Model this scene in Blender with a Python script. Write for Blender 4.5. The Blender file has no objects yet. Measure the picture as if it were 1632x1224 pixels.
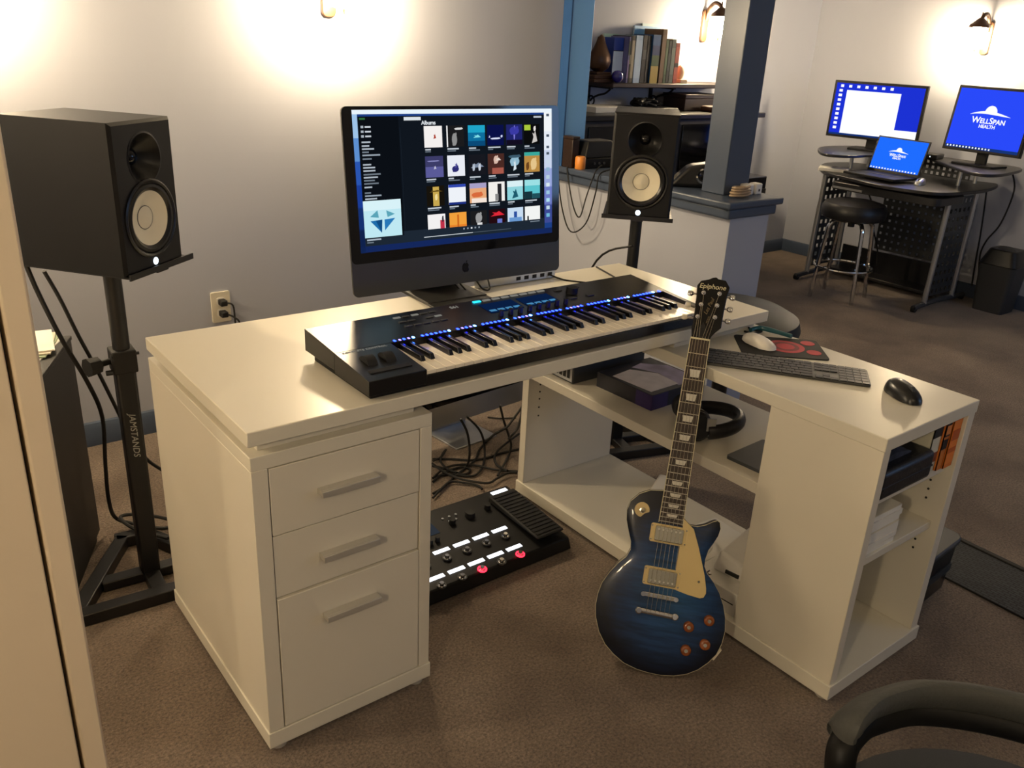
import bpy, bmesh, math, random
from mathutils import Matrix, Vector, Euler
random.seed(7)
SC = bpy.context.scene
COL = SC.collection
PI = math.pi

# ---------------------------------------------------------------- camera
def rot3(rx, roll, rz):
    return Matrix.Rotation(rz, 3, 'Z') @ Matrix.Rotation(rx, 3, 'X') @ Matrix.Rotation(roll, 3, 'Z')
cam_d = bpy.data.cameras.new('camera')
cam_d.sensor_fit = 'HORIZONTAL'
cam_d.sensor_width = 36.0
cam_d.lens = 36.0 * 1368.257 / 1632.0
cam_d.clip_start = 0.05
cam = bpy.data.objects.new('camera', cam_d)
COL.objects.link(cam)
cam.matrix_world = Matrix.Translation((-0.4978, -1.3705, 1.4423)) @ rot3(1.1854, 0.0522, -0.6765).to_4x4()
SC.camera = cam

# ---------------------------------------------------------------- world, exposure, added daylight
world = bpy.data.worlds.new('world')
SC.world = world
world.use_nodes = True
world.node_tree.nodes['Background'].inputs[0].default_value = (0.35, 0.45, 0.65, 1)
world.node_tree.nodes['Background'].inputs[1].default_value = 0.15
vs = SC.view_settings
vs.view_transform = 'Standard'
vs.look = 'None'
vs.gamma = 1.0
vs.use_curve_mapping = False
vs.exposure = 0.0
SCONCE_STRENGTH = 330.0
ADDED_DAYLIGHT_POWER = 15.0
CEILING_FILL = 16.0
LZ = 2.45       # ceiling height

# added bluish fill, set in an unseen, added window behind the camera
wl = bpy.data.lights.new('added_daylight', 'AREA')
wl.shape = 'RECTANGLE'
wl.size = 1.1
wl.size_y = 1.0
wl.energy = ADDED_DAYLIGHT_POWER
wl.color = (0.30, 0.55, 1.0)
wo = bpy.data.objects.new('added_daylight', wl)
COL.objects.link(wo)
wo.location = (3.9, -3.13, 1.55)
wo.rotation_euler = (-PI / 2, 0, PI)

# ---------------------------------------------------------------- materials
def lin(c):
    if isinstance(c, str):
        c = [int(c[i:i + 2], 16) / 255 for i in (0, 2, 4)]
    return tuple(x / 12.92 if x <= 0.04045 else ((x + 0.055) / 1.055) ** 2.4 for x in c)

MATS = {}
def M(name, col='808080', rough=0.5, metal=0.0, bump=0.0, bscale=200.0, var=0.0, vscale=8.0, emit=0.0,
      coat=0.0, spec=0.5, trans=0.0, alpha=1.0, stretch=None, var2=None):
    m = bpy.data.materials.new(name)
    m.use_nodes = True
    nt = m.node_tree
    b = nt.nodes['Principled BSDF']
    c = lin(col)
    b.inputs['Base Color'].default_value = (*c, 1)
    b.inputs['Roughness'].default_value = rough
    b.inputs['Metallic'].default_value = metal
    b.inputs['Specular IOR Level'].default_value = spec
    b.inputs['Coat Weight'].default_value = coat
    b.inputs['Coat Roughness'].default_value = 0.08
    b.inputs['Transmission Weight'].default_value = trans
    b.inputs['Alpha'].default_value = alpha
    if emit:
        b.inputs['Emission Color'].default_value = (*c, 1)
        b.inputs['Emission Strength'].default_value = emit
    if bump or var:
        tc = nt.nodes.new('ShaderNodeTexCoord')
        src = tc.outputs['Object']
        if stretch:
            mp = nt.nodes.new('ShaderNodeMapping')
            mp.inputs['Scale'].default_value = stretch
            nt.links.new(src, mp.inputs[0])
            src = mp.outputs[0]
    if var:
        n = nt.nodes.new('ShaderNodeTexNoise')
        n.inputs['Scale'].default_value = vscale
        n.inputs['Detail'].default_value = 5
        nt.links.new(src, n.inputs['Vector'])
        r = nt.nodes.new('ShaderNodeValToRGB')
        r.color_ramp.elements[0].position = 0.3
        r.color_ramp.elements[1].position = 0.7
        c2 = lin(var2) if var2 else tuple(min(1, x * (1 + var)) for x in c)
        r.color_ramp.elements[0].color = (*[x * (1 - var) for x in c], 1)
        r.color_ramp.elements[1].color = (*c2, 1)
        nt.links.new(n.outputs['Fac'], r.inputs[0])
        nt.links.new(r.outputs[0], b.inputs['Base Color'])
    if bump:
        n = nt.nodes.new('ShaderNodeTexNoise')
        n.inputs['Scale'].default_value = bscale
        n.inputs['Detail'].default_value = 3
        nt.links.new(src, n.inputs['Vector'])
        bp = nt.nodes.new('ShaderNodeBump')
        bp.inputs['Strength'].default_value = min(1, bump)
        bp.inputs['Distance'].default_value = 0.004 * max(1, bump)
        nt.links.new(n.outputs['Fac'], bp.inputs['Height'])
        nt.links.new(bp.outputs[0], b.inputs['Normal'])
    MATS[name] = m
    return m

def E(name, col, strength):
    """self-luminous display colour"""
    m = bpy.data.materials.new(name)
    m.use_nodes = True
    nt = m.node_tree
    nt.nodes.clear()
    o = nt.nodes.new('ShaderNodeOutputMaterial')
    e = nt.nodes.new('ShaderNodeEmission')
    e.inputs[0].default_value = (*lin(col), 1)
    e.inputs[1].default_value = strength
    nt.links.new(e.outputs[0], o.inputs[0])
    MATS[name] = m
    return m

M('wall_paint', 'aaaebb', 0.75, bump=0.05, bscale=250)
M('ceiling_paint', 'd8d4cc', 0.9)
M('slate_trim', '434e61', 0.35, bump=0.03, bscale=60)
M('door_paint', 'e6d4b8', 0.45)
M('slate_blue_light', '76b0ea', 0.5)  # slate corner post with blue light put into its colour
M('slate_blue_shade', '244f86', 0.5)  # same post's narrow side, shade put into the colour
M('white_laminate', 'd9d4c5', 0.32, var=0.015, vscale=3)
M('white_panel', 'd8d2c3', 0.36)
M('steel', 'cdcac2', 0.38, metal=0.55)
M('chrome', 'd8d8d8', 0.08, metal=1)
M('nickel', 'cfc9b4', 0.2, metal=1)
M('black_plastic', '0d0d0e', 0.5, spec=.3, bump=0.04, bscale=900)
M('black_satin', '111112', 0.3)
M('black_gloss', '070708', 0.08)
M('black_vinyl', '16161a', 0.4, bump=0.15, bscale=150)
M('black_wood', '1a1817', 0.5, bump=0.05, bscale=300)
M('black_metal', '131315', 0.4)
M('rubber', '0c0c0d', 0.7)
M('dark_grey', '3a3c3f', 0.5)
M('space_grey', '454544', 0.4, metal=0.35)
M('silver', 'b9bcc0', 0.3, metal=0.8)
M('cone_white', 'e6dfc8', 0.6)
M('key_white', 'f2ead8', 0.2)
M('key_black', '0b0b0c', 0.25)
M('white_plastic', 'e6e2da', 0.35)
M('ivory_plastic', 'd9d2bf', 0.4)
M('cream_plastic', 'dfc88f', 0.3, coat=0.3)
M('gold_knob', '8a4a1c', 0.15, coat=0.8, var=0.3, vscale=80)
M('pearl', 'd9d6cc', 0.2, var=0.12, vscale=60)
M('rosewood', '2e2018', 0.5, var=0.35, vscale=40, stretch=(6, 0.5, 6))
M('mahogany', '2a1512', 0.3, coat=0.5)
M('binding', 'dcd3b0', 0.3)
M('paper', 'e4e1d8', 0.7, bump=0.02)
M('orange_cover', 'd8701c', 0.45)
M('purple_card', '2c1c54', 0.4)
M('dark_card', '15131f', 0.4)
M('brown_leather', '4a2a1c', 0.5, bump=0.2, bscale=120)
M('dark_wood', '2b1c14', 0.4, var=0.3, vscale=12, stretch=(1, 8, 8))
M('bronze', '4a3322', 0.4, metal=0.6)
M('iron', '141314', 0.5, metal=0.4)
M('grey_leather', '4a4b49', 0.6, spec=.3, bump=0.2, bscale=180)
M('grey_fabric', '44474c', 0.85, bump=0.3, bscale=400)
M('grey_vinyl', '303436', 0.55, spec=.3)
M('tinted_glass', '202428', 0.08, alpha=0.72)
M('perforated', '4a4d50', 0.4, metal=0.5)
M('blue_ball', '12127a', 0.06, coat=1)
M('teal', '0f5560', 0.35)
M('red_print', 'b02434', 0.6)
M('dark_red_print', '6e1420', 0.6)
M('brown_bin', '2c2e31', 0.5)
E('lamp_glow', 'ffe4b8', SCONCE_STRENGTH)
E('led_white', 'dff0ff', 3.0)

# carpet: two tone brown pile with traffic marks
def carpet():
    m = bpy.data.materials.new('carpet')
    m.use_nodes = True
    nt = m.node_tree
    b = nt.nodes['Principled BSDF']
    b.inputs['Roughness'].default_value = 0.95
    b.inputs['Specular IOR Level'].default_value = 0.1
    b.inputs['Sheen Weight'].default_value = 0.25
    tc = nt.nodes.new('ShaderNodeTexCoord')
    def noise(sc, det=4, rough=0.6):
        n = nt.nodes.new('ShaderNodeTexNoise')
        n.inputs['Scale'].default_value = sc
        n.inputs['Detail'].default_value = det
        n.inputs['Roughness'].default_value = rough
        nt.links.new(tc.outputs['Object'], n.inputs['Vector'])
        return n.outputs['Fac']
    def ramp(src, a, bq, ca, cb):
        r = nt.nodes.new('ShaderNodeValToRGB')
        r.color_ramp.elements[0].position = a
        r.color_ramp.elements[1].position = bq
        r.color_ramp.elements[0].color = (*lin(ca), 1)
        r.color_ramp.elements[1].color = (*lin(cb), 1)
        nt.links.new(src, r.inputs[0])
        return r.outputs[0]
    fine = ramp(noise(150, 6, 0.75), 0.36, 0.64, '564a40', 'a08e7c')
    big = ramp(noise(3.2, 3), 0.3, 0.75, 'b8b0aa', 'ffffff')
    mx = nt.nodes.new('ShaderNodeMixRGB')
    mx.blend_type = 'MULTIPLY'
    mx.inputs[0].default_value = 1.0
    nt.links.new(fine, mx.inputs[1])
    nt.links.new(big, mx.inputs[2])
    nt.links.new(mx.outputs[0], b.inputs['Base Color'])
    bp = nt.nodes.new('ShaderNodeBump')
    bp.inputs['Strength'].default_value = 0.9
    bp.inputs['Distance'].default_value = 0.006
    nt.links.new(noise(170, 5, 0.7), bp.inputs['Height'])
    nt.links.new(bp.outputs[0], b.inputs['Normal'])
    MATS['carpet'] = m
carpet()

# ---------------------------------------------------------------- mesh builder
class MB:
    def __init__(s):
        s.V, s.F, s.I = [], [], []
    def add(s, verts, faces, mi=0, xf=None):
        o = len(s.V)
        s.V += [tuple(xf @ Vector(v)) if xf else tuple(v) for v in verts]
        s.F += [tuple(o + i for i in f) for f in faces]
        s.I += [mi] * len(faces)
        return s
    def box(s, x0, x1, y0, y1, z0, z1, mi=0, xf=None):
        v = [(x0, y0, z0), (x1, y0, z0), (x1, y1, z0), (x0, y1, z0), (x0, y0, z1), (x1, y0, z1), (x1, y1, z1), (x0, y1, z1)]
        return s.add(v, [(3, 2, 1, 0), (4, 5, 6, 7), (0, 1, 5, 4), (1, 2, 6, 5), (2, 3, 7, 6), (3, 0, 4, 7)], mi, xf)
    def hexa(s, bottom, top, mi=0, xf=None):
        n = len(bottom)
        return s.add(list(bottom) + list(top), [tuple(reversed(range(n))), tuple(range(n, 2 * n))] +
                     [(i, (i + 1) % n, n + (i + 1) % n, n + i) for i in range(n)], mi, xf)
    def prism(s, pts, z0, z1, mi=0, xf=None):
        return s.hexa([(x, y, z0) for x, y in pts], [(x, y, z1) for x, y in pts], mi, xf)
    def quad(s, pts, mi=0, xf=None):
        return s.add(pts, [tuple(range(len(pts)))], mi, xf)
    def cyl(s, p0, p1, r0, r1=None, n=20, mi=0, xf=None, caps=True):
        r1 = r0 if r1 is None else r1
        p0, p1 = Vector(p0), Vector(p1)
        q = (p1 - p0).to_track_quat('Z', 'Y').to_matrix()
        a = [p0 + q @ Vector((r0 * math.cos(t), r0 * math.sin(t), 0)) for t in [2 * PI * i / n for i in range(n)]]
        b = [p1 + q @ Vector((r1 * math.cos(t), r1 * math.sin(t), 0)) for t in [2 * PI * i / n for i in range(n)]]
        f = [(i, (i + 1) % n, n + (i + 1) % n, n + i) for i in range(n)]
        if caps:
            f += [tuple(reversed(range(n))), tuple(range(n, 2 * n))]
        return s.add(a + b, f, mi, xf)
    def lathe(s, prof, n=24, c=(0, 0, 0), mi=0, xf=None, sx=1.0, sy=1.0, caps=True):
        v, f = [], []
        for r, z in prof:
            v += [(c[0] + sx * r * math.cos(2 * PI * i / n), c[1] + sy * r * math.sin(2 * PI * i / n), c[2] + z) for i in range(n)]
        for k in range(len(prof) - 1):
            f += [(k * n + i, k * n + (i + 1) % n, (k + 1) * n + (i + 1) % n, (k + 1) * n + i) for i in range(n)]
        if caps and prof[0][0] > 1e-6:
            f.append(tuple(reversed(range(n))))
        if caps and prof[-1][0] > 1e-6:
            f.append(tuple(range((len(prof) - 1) * n, len(prof) * n)))
        return s.add(v, f, mi, xf)
    def tube(s, path, r, n=8, mi=0, xf=None, smooth=6, closed=False, flat=1.0):
        P = [Vector(p) for p in path]
        if smooth > 1 and len(P) > 2:
            Q = []
            m = len(P)
            rng = range(m) if closed else range(m - 1)
            for i in rng:
                if closed:
                    a, b, c, d = P[(i - 1) % m], P[i], P[(i + 1) % m], P[(i + 2) % m]
                else:
                    a, b, c, d = P[max(i - 1, 0)], P[i], P[i + 1], P[min(i + 2, m - 1)]
                for k in range(smooth):
                    t = k / smooth
                    Q.append(0.5 * ((2 * b) + (c - a) * t + (2 * a - 5 * b + 4 * c - d) * t * t + (3 * b - a - 3 * c + d) * t ** 3))
            if not closed:
                Q.append(P[-1])
            P = Q
        m = len(P)
        v, f = [], []
        up = None
        for i in range(m):
            if closed:
                t = (P[(i + 1) % m] - P[i - 1]).normalized()
            else:
                t = (P[min(i + 1, m - 1)] - P[max(i - 1, 0)]).normalized()
            if up is None:
                up = Vector((0, 0, 1)) if abs(t.z) < 0.9 else Vector((1, 0, 0))
            side = t.cross(up)
            if side.length < 1e-4:
                side = t.orthogonal()
            side.normalize()
            up = side.cross(t).normalized()
            rr = r[min(int(i * len(r) / m), len(r) - 1)] if isinstance(r, (list, tuple)) else r
            v += [P[i] + side * rr * math.cos(2 * PI * k / n) + up * rr * flat * math.sin(2 * PI * k / n) for k in range(n)]
        for i in range(m if closed else m - 1):
            j = (i + 1) % m
            f += [(i * n + k, i * n + (k + 1) % n, j * n + (k + 1) % n, j * n + k) for k in range(n)]
        if not closed:
            f += [tuple(reversed(range(n))), tuple(range((m - 1) * n, m * n))]
        return s.add(v, f, mi, xf)
    def ball(s, c, r, n=16, m=10, mi=0, xf=None, sx=1, sy=1, sz=1):
        prof = [(max(r * math.sin(PI * k / m), 0) if 0 < k < m else 0.0, -r * sz * math.cos(PI * k / m)) for k in range(m + 1)]
        return s.lathe(prof, n, c, mi, xf, sx, sy)
    def build(s, name, mats, parent=None, bevel=0.0, xf=None, smooth=True, ang=0.6, seg=2):
        me = bpy.data.meshes.new(name)
        vv = [tuple(xf @ Vector(v)) for v in s.V] if xf else s.V
        me.from_pydata(vv, [], s.F)
        if isinstance(mats, str):
            mats = [mats]
        for x in mats:
            me.materials.append(MATS[x])
        for p, i in zip(me.polygons, s.I):
            p.material_index = i
        bm = bmesh.new()
        bm.from_mesh(me)
        bmesh.ops.recalc_face_normals(bm, faces=bm.faces)
        bm.to_mesh(me)
        bm.free()
        if smooth:
            for p in me.polygons:
                p.use_smooth = True
            me.set_sharp_from_angle(angle=ang)
        o = bpy.data.objects.new(name, me)
        COL.objects.link(o)
        if parent:
            o.parent = parent
        if bevel:
            md = o.modifiers.new('bevel', 'BEVEL')
            md.width = bevel
            md.segments = seg
            md.limit_method = 'ANGLE'
            md.angle_limit = 0.6
        return o

def thing(name, label, cat, loc=(0, 0, 0), rz=0.0, group=None, mat=None):
    o = bpy.data.objects.new(name, None)
    o.empty_display_size = 0.05
    COL.objects.link(o)
    if mat is not None:
        o.matrix_world = mat
    else:
        o.location = loc
        o.rotation_euler = (0, 0, rz)
    o['label'] = label
    o['category'] = cat
    if group:
        o['group'] = group
    return o
def tag(o, label, cat, group=None, loc=None, rz=None):
    o['label'] = label
    o['category'] = cat
    if group:
        o['group'] = group
    if loc is not None:
        o.location = loc
    if rz is not None:
        o.rotation_euler = (0, 0, rz)
    return o
def struct(o):
    o['kind'] = 'structure'
    return o
def link_copy(o, parent, loc=None, mat=None):
    c = o.copy()
    COL.objects.link(c)
    c.parent = parent
    if loc is not None:
        c.location = loc
    if mat is not None:
        c.matrix_local = mat
    return c
def text(name, body, size, mat, parent, xf, depth=0.0003, align='CENTER', shear=0.0, bold=0.0, small=False):
    cu = bpy.data.curves.new(name, 'FONT')
    cu.body = body
    cu.size = size
    cu.extrude = depth
    cu.align_x = align
    cu.align_y = 'CENTER'
    cu.shear = shear
    cu.offset = bold
    cu.resolution_u = 3
    if small:
        cu.small_caps_scale = .78
        for ch in cu.body_format:
            ch.use_small_caps = True
    t = bpy.data.objects.new('tmp_text', cu)
    COL.objects.link(t)
    bpy.context.view_layer.update()
    me = bpy.data.meshes.new_from_object(t.evaluated_get(bpy.context.evaluated_depsgraph_get()))
    bpy.data.objects.remove(t)
    me.transform(xf)
    me.materials.clear()
    me.materials.append(MATS[mat])
    for p in me.polygons:
        p.material_index = 0
    me.name = name
    o = bpy.data.objects.new(name, me)
    COL.objects.link(o)
    o.parent = parent
    return o
T = lambda x, y, z: Matrix.Translation((x, y, z))
RX = lambda a: Matrix.Rotation(a, 4, 'X')
RY = lambda a: Matrix.Rotation(a, 4, 'Y')
RZ = lambda a: Matrix.Rotation(a, 4, 'Z')
def rrect(w, h, r, n=4, cx=0, cy=0):
    p = []
    for sx, sy, a0 in ((1, 1, 0), (-1, 1, 90), (-1, -1, 180), (1, -1, 270)):
        for k in range(n + 1):
            a = math.radians(a0 + 90 * k / n)
            p.append((cx + sx * (w / 2 - r) + r * math.cos(a), cy + sy * (h / 2 - r) + r * math.sin(a)))
    return p

# ---------------------------------------------------------------- the room
YW, XH0, XH1, YH = 1.7253, 2.2105, 2.4518, 0.7136
XF, YF = 5.2436, 2.527
XL, YN = -1.7, -3.2
struct(MB().box(XL, XF + .1, YN - .1, YF + .1, -0.1, 0).build('floor', 'carpet'))
struct(MB().box(XL - .1, XF + .1, YN - .1, YF + .1, LZ, LZ + .1).build('ceiling', 'ceiling_paint'))
struct(MB().box(XL - .1, 2.296, YW, YW + .14, 0, LZ).build('wall_back', 'wall_paint'))
struct(MB().box(2.2, XF + .1, YF, YF + .1, 0, LZ).build('wall_alcove', 'wall_paint'))
struct(MB().box(2.10, 2.20, YW + .14, YF + .1, 0, LZ).build('wall_alcove_left', 'wall_paint'))
struct(MB().box(XF, XF + .1, YN - .1, YF, 0, LZ).build('wall_right', 'wall_paint'))
struct(MB().box(XL - .1, XL, YN - .1, YW, 0, LZ).build('wall_left', 'wall_paint'))
wf = MB()          # wall behind the camera, with an opening for the added window
wf.box(XL, 3.3, YN - .1, YN, 0, LZ).box(4.5, XF, YN - .1, YN, 0, LZ).box(3.3, 4.5, YN - .1, YN, 0, 1.0).box(3.3, 4.5, YN - .1, YN, 2.1, LZ)
struct(wf.build('wall_front', 'wall_paint'))
w1 = struct(MB().box(3.3, 3.36, YN - .08, YN + .02, 1.0, 2.1).box(4.44, 4.5, YN - .08, YN + .02, 1.0, 2.1).box(3.36, 4.44, YN - .08, YN + .02, 1.0, 1.06)
            .box(3.36, 4.44, YN - .08, YN + .02, 2.04, 2.1).box(3.88, 3.92, YN - .07, YN, 1.06, 2.04).build('added_window_1', 'white_plastic'))  # unseen window added as a source for the bluish fill
MB().box(3.36, 4.44, YN - .06, YN - .055, 1.06, 2.04).build('pane', 'tinted_glass', w1)
# half wall with moulded cap and square column
struct(MB().box(XH0, XH1, YH, YW, 0, .83).build('wall_half', 'wall_paint'))
cap = MB()
cap.box(XH0 - .05, XH1 + .045, YH - .03, YW, .868, .897)
cap.box(XH0 - .03, XH1 + .025, YH - .015, YW, .828, .868)
struct(cap.build('trim_1', 'slate_trim', bevel=0.008, seg=3))
struct(MB().box(2.272, 2.42, .81, .925, .897, LZ).build('trim_2', 'slate_trim', bevel=0.004))
struct(MB().box(2.174, 2.30, 1.672, YW - .001, .897, LZ).build('trim_3', 'slate_blue_light', bevel=0.003))
struct(MB().box(2.166, 2.1739, 1.670, YW - .001, .897, LZ).build('trim_shade_edge', 'slate_blue_shade'))  # thin strip carrying the painted shade of the post's narrow side
def baseboard(name, pts, nx, ny):
    (x0, y0), (x1, y1) = pts
    m = MB()
    prof = [(0, 0), (.016, 0), (.016, .066), (.010, .078), (.008, .084), (0, .088)]
    a = [(x0 + nx * d, y0 + ny * d, z) for d, z in prof]
    b = [(x1 + nx * d, y1 + ny * d, z) for d, z in prof]
    m.hexa(a, b)
    return struct(m.build(name, 'slate_trim'))
baseboard('baseboard_back', ((XL, YW), (XH0, YW)), 0, -1)
baseboard('baseboard_alcove', ((XH1, YF), (XF, YF)), 0, -1)
baseboard('baseboard_right', ((XF, YN), (XF, YF)), -1, 0)
baseboard('baseboard_half', ((XH0, YH), (XH0, YW)), -1, 0)
# door frame close to the camera on the left: slab, dark gap, jamb
DX, DY = -0.330, -0.185
struct(MB().box(DX - .033, DX, DY, DY + .045, 0, LZ).build('trim_4', 'door_paint', bevel=0.004))
door = struct(MB().box(XL, DX - .0385, DY + .002, DY + .04, 0.01, LZ).build('door_1', 'door_paint', bevel=0.002))
MB().cyl((DX - .15, DY, 1.0), (DX - .15, DY - .05, 1.0), .012).ball((DX - .15, DY - .06, 1.0), .027).build('door_handle', 'nickel', door)
struct(MB().box(DX - .06, DX - .02, DY + .046, DY + .06, 0, LZ).build('trim_5', 'black_wood'))

# ---------------------------------------------------------------- wall sconces (lamps of the room, some added unseen)
def sconce(label, loc, rz):
    """local: wall plane y=0, room towards -y, z=0 at backplate bottom"""
    t = thing('wall_sconce', label, 'wall lamp', loc, rz, 'bronze wall sconces')
    MB().prism(rrect(.055, .19, .02), 0, .018, xf=T(0, 0, .095) @ RX(PI / 2)).build('backplate', 'bronze', t, bevel=.003)
    MB().tube([(0, -.015, .13), (0, -.03, .19), (0, -.07, .225), (0, -.115, .215), (0, -.13, .185)], .012, 10).build('arm', 'bronze', t)
    MB().lathe([(.0, .205), (.018, .2), (.03, .188), (.058, .165), (.062, .15), (.056, .15), (.03, .17), (0, .175)], 24, (0, -.13, 0)).build('cap', 'bronze', t)
    MB().lathe([(.0, .162), (.03, .16), (.036, .15), (.046, .10), (.05, .05), (.046, .035), (.0, .03)], 24, (0, -.13, 0)).build('glass_shade', 'lamp_glow', t)
    MB().cyl((0, -.13, .03), (0, -.13, .012), .006, .002, 8).build('finial', 'bronze', t)
    MB().cyl((0, -.13, .2), (0, -.13, .235), .007, .003, 8).build('finial', 'bronze', t)
    return t
sconce('bronze wall sconce on the grey wall above the large computer screen', (1.04, YW, 1.47), 0)
sconce('bronze wall sconce at the left end of the grey wall, above the left loudspeaker', (-.22, YW, 1.47), 0)
sconce('bronze wall sconce beside the bookshelf, partly hidden by the column', (4.02, YF, 1.46), 0)
sconce('bronze wall sconce on the right wall above the two office monitors', (XF, 1.33, 1.47), -PI / 2)
sconce('unseen bronze wall sconce added for light behind the door frame', (XL, .75, 1.5), PI / 2)  # out of view, added to brighten the desk from the left
sconce('unseen bronze wall sconce added for light on the side wall left of the camera', (XL, -1.5, 1.5), PI / 2)  # out of view, added to light the door face
E('ceiling_fill_glow', 'ffe4b8', CEILING_FILL)
def ceiling_fill_lamp(label, x, y):  # unseen lamp added to fill the fronts facing the camera
    t = thing('ceiling_fill_lamp', label, 'added ceiling lamp', (x, y, LZ), 0)
    MB().lathe([(.0, 0), (.21, 0), (.215, -.012), (.20, -.022), (0, -.022)], 36).build('base', 'bronze', t)
    MB().lathe([(.19, -.022), (.185, -.05), (.15, -.08), (.08, -.098), (0, -.102)], 36).build('glass_bowl', 'ceiling_fill_glow', t)
ceiling_fill_lamp('unseen round ceiling lamp added behind the camera as fill', .2, -2.3)

# ================================================================ L-shaped white desk
desk = thing('corner_desk', 'white L-shaped desk with three-drawer pedestal and open shelf return', 'desk', (0, 0, 0))
WL, WP = 'white_laminate', 'white_panel'
def panel(name, x0, x1, y0, y1, z0, z1, mat=WP, bev=.0015, par=None):
    return MB().box(x0, x1, y0, y1, z0, z1).build(name, mat, par or desk, bevel=bev)
panel('desktop', 0, 1.5147, 0, .6028, .7296, .76, WL, .002)
panel('desktop_riser', .03, .372, .035, .57, .7025, .7296)
panel('desktop_riser', 1.17, 1.505, .035, .57, .7004, .7296)
# pedestal
panel('pedestal_top', .0065, .4022, .0116, .6244, .673, .7025, WL)
panel('side_panel', .0065, .0395, .0116, .6244, .052, .673)
panel('side_panel', .3735, .4022, .0116, .6244, .052, .673)
panel('back_panel', .0395, .3735, .606, .6244, .052, .673)
panel('pedestal_base', .0035, .4052, .0086, .6274, .012, .052, WL)
panel('pedestal_core', .05, .363, .05, .6, .06, .665, 'black_wood', 0)
for (z0, z1, dy) in ((.524, .6705, 0), (.3795, .5205, .003), (.0545, .376, -.0015)):
    d = panel('drawer', .0415, .3715, .0122 + dy, .05, z0, z1, WP, .0012)
    zc = z1 - .0755
    h = MB().box(.137, .265, -.012 + dy, -.005 + dy, zc - .006, zc + .008).box(.137, .265, -.005 + dy, .012 + dy, zc + .005, zc + .008)
    h.box(.137, .141, -.005 + dy, .0122 + dy, zc - .004, zc + .005).box(.261, .265, -.005 + dy, .0122 + dy, zc - .004, zc + .005)
    h.build('handle', 'steel', d, bevel=.001)
for x, y in ((.03, .03), (.375, .03), (.03, .6), (.375, .6), (1.16, -.57), (1.52, -.57), (1.16, .59), (1.52, .59)):
    MB().cyl((x, y, 0), (x, y, .012), .018).build('foot', 'steel', desk)
# return
X0, X1, Y0, Y1 = 1.1372, 1.5415, -.5938, .6123
panel('return_top', X0, X1, Y0, Y1, .669, .7004, WL, .002)
panel('return_base', X0 - .003, X1 + .003, Y0 - .003, Y1 + .003, .012, .052, WL)
panel('side_panel', X0 + .002, X0 + .03, Y0 + .002, -.3034, .052, .669)
panel('side_panel', X1 - .034, X1 - .002, Y0 + .002, -.3034, .052, .669)
panel('divider_panel', X0 + .03, X1 - .034, -.322, -.3034, .052, .669)
panel('end_panel', X0 + .002, X1 - .002, .582, Y1, .052, .669)
panel('shelf', X0 + .006, X1 - .006, -.3034, .582, .430, .460)
panel('shelf', X0 + .03, X1 - .034, -.572, -.322, .513, .533)
panel('shelf', X0 + .03, X1 - .034, -.572, -.322, .350, .371)
for i, z in enumerate((.50, .475, .45, .425, .33, .305, .28)):
    MB().cyl((X1 - .0335, -.545, z), (X1 - .0355, -.545, z), .003, n=8).build('pin_hole', 'rubber', desk)
for z in (.40, .375, .35, .32, .29):
    MB().cyl((X0 + .05, .5825, z), (X0 + .05, .5805, z), .003, n=8).build('pin_hole', 'rubber', desk)

# ================================================================ music keyboard
kb = thing('music_keyboard', 'black 61-key music keyboard with blue key lights on the white desk', 'keyboard', (.25, .004, .76), -.004)
S = lambda y: .046 + .083 * y
def slab(x0, x1, y0, y1, zb):
    return ([(x0, y0, zb), (x1, y0, zb), (x1, y1, zb), (x0, y1, zb)], [(x0, y0, S(y0)), (x1, y0, S(y0)), (x1, y1, S(y1)), (x0, y1, S(y1))])
m = MB()
m.hexa(*slab(0, .1325, 0, .147, .014)).hexa(*slab(.9795, .995, 0, .147, .014)).hexa(*slab(0, .995, .147, .289, .02))
m.box(.1325, .9795, -.0005, .147, .010, .0335)
m.build('body', 'black_satin', kb, bevel=.0012)
MB().box(.012, .983, .018, .27, 0, .021).build('base', 'black_plastic', kb, bevel=.002)
KW = .0235
wk = None
for i in range(36):
    x = .1335 + i * KW
    if wk is None:
        wk = MB().box(.0004, KW - .0004, 0, .144, .034, .0425).build('white_key', 'key_white', kb, bevel=.001)
        wk.location = (x, .0015, 0)
    else:
        link_copy(wk, kb, (x, .0015, 0))
bk = None
for o in range(5):
    for p in (1, 2, 4, 5, 6):
        x = .1335 + (o * 7 + p) * KW
        if bk is None:
            bk = MB().hexa([(-.0062, 0, .04), (.0062, 0, .04), (.0062, .094, .04), (-.0062, .094, .04)],
                           [(-.0045, .007, .054), (.0045, .007, .054), (.0045, .094, .054), (-.0045, .094, .054)]).build('black_key', 'key_black', kb, bevel=.0012)
            bk.location = (x, .051, 0)
        else:
            link_copy(bk, kb, (x, .051, 0))
E('key_led_blue', '1226ff', 30)
E('key_led_bright', '3a78ff', 60)
E('key_led_pale', '8a7cff', 4)
E('display_blue', '1a3c78', 0.28)
E('display_cyan', '5aa8e0', 0.6)
E('button_cyan', '30d8ff', 1.6)
E('button_white', 'd8d4c8', 0.28)
leds = {}
def led(x, kind):
    if kind not in leds:
        leds[kind] = MB().box(-.002, .002, -.0035, .0035, 0, .0012).build('key_light', kind, kb)
        o = leds[kind]
    else:
        o = link_copy(leds[kind], kb)
    o.location = (x, .1515, S(.1515))
for i in range(61):
    oc, n = divmod(i, 12)
    off = [0, .55, 1, 1.5, 2, 3, 3.5, 4, 4.5, 5, 5.5, 6][n]
    x = .1335 + (oc * 7 + off + .5) * KW
    led(x, 'key_led_bright' if n in (4, 11) and i % 5 else ('key_led_pale' if n in (1, 3, 6, 8, 10) and i % 2 else 'key_led_blue'))
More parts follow.
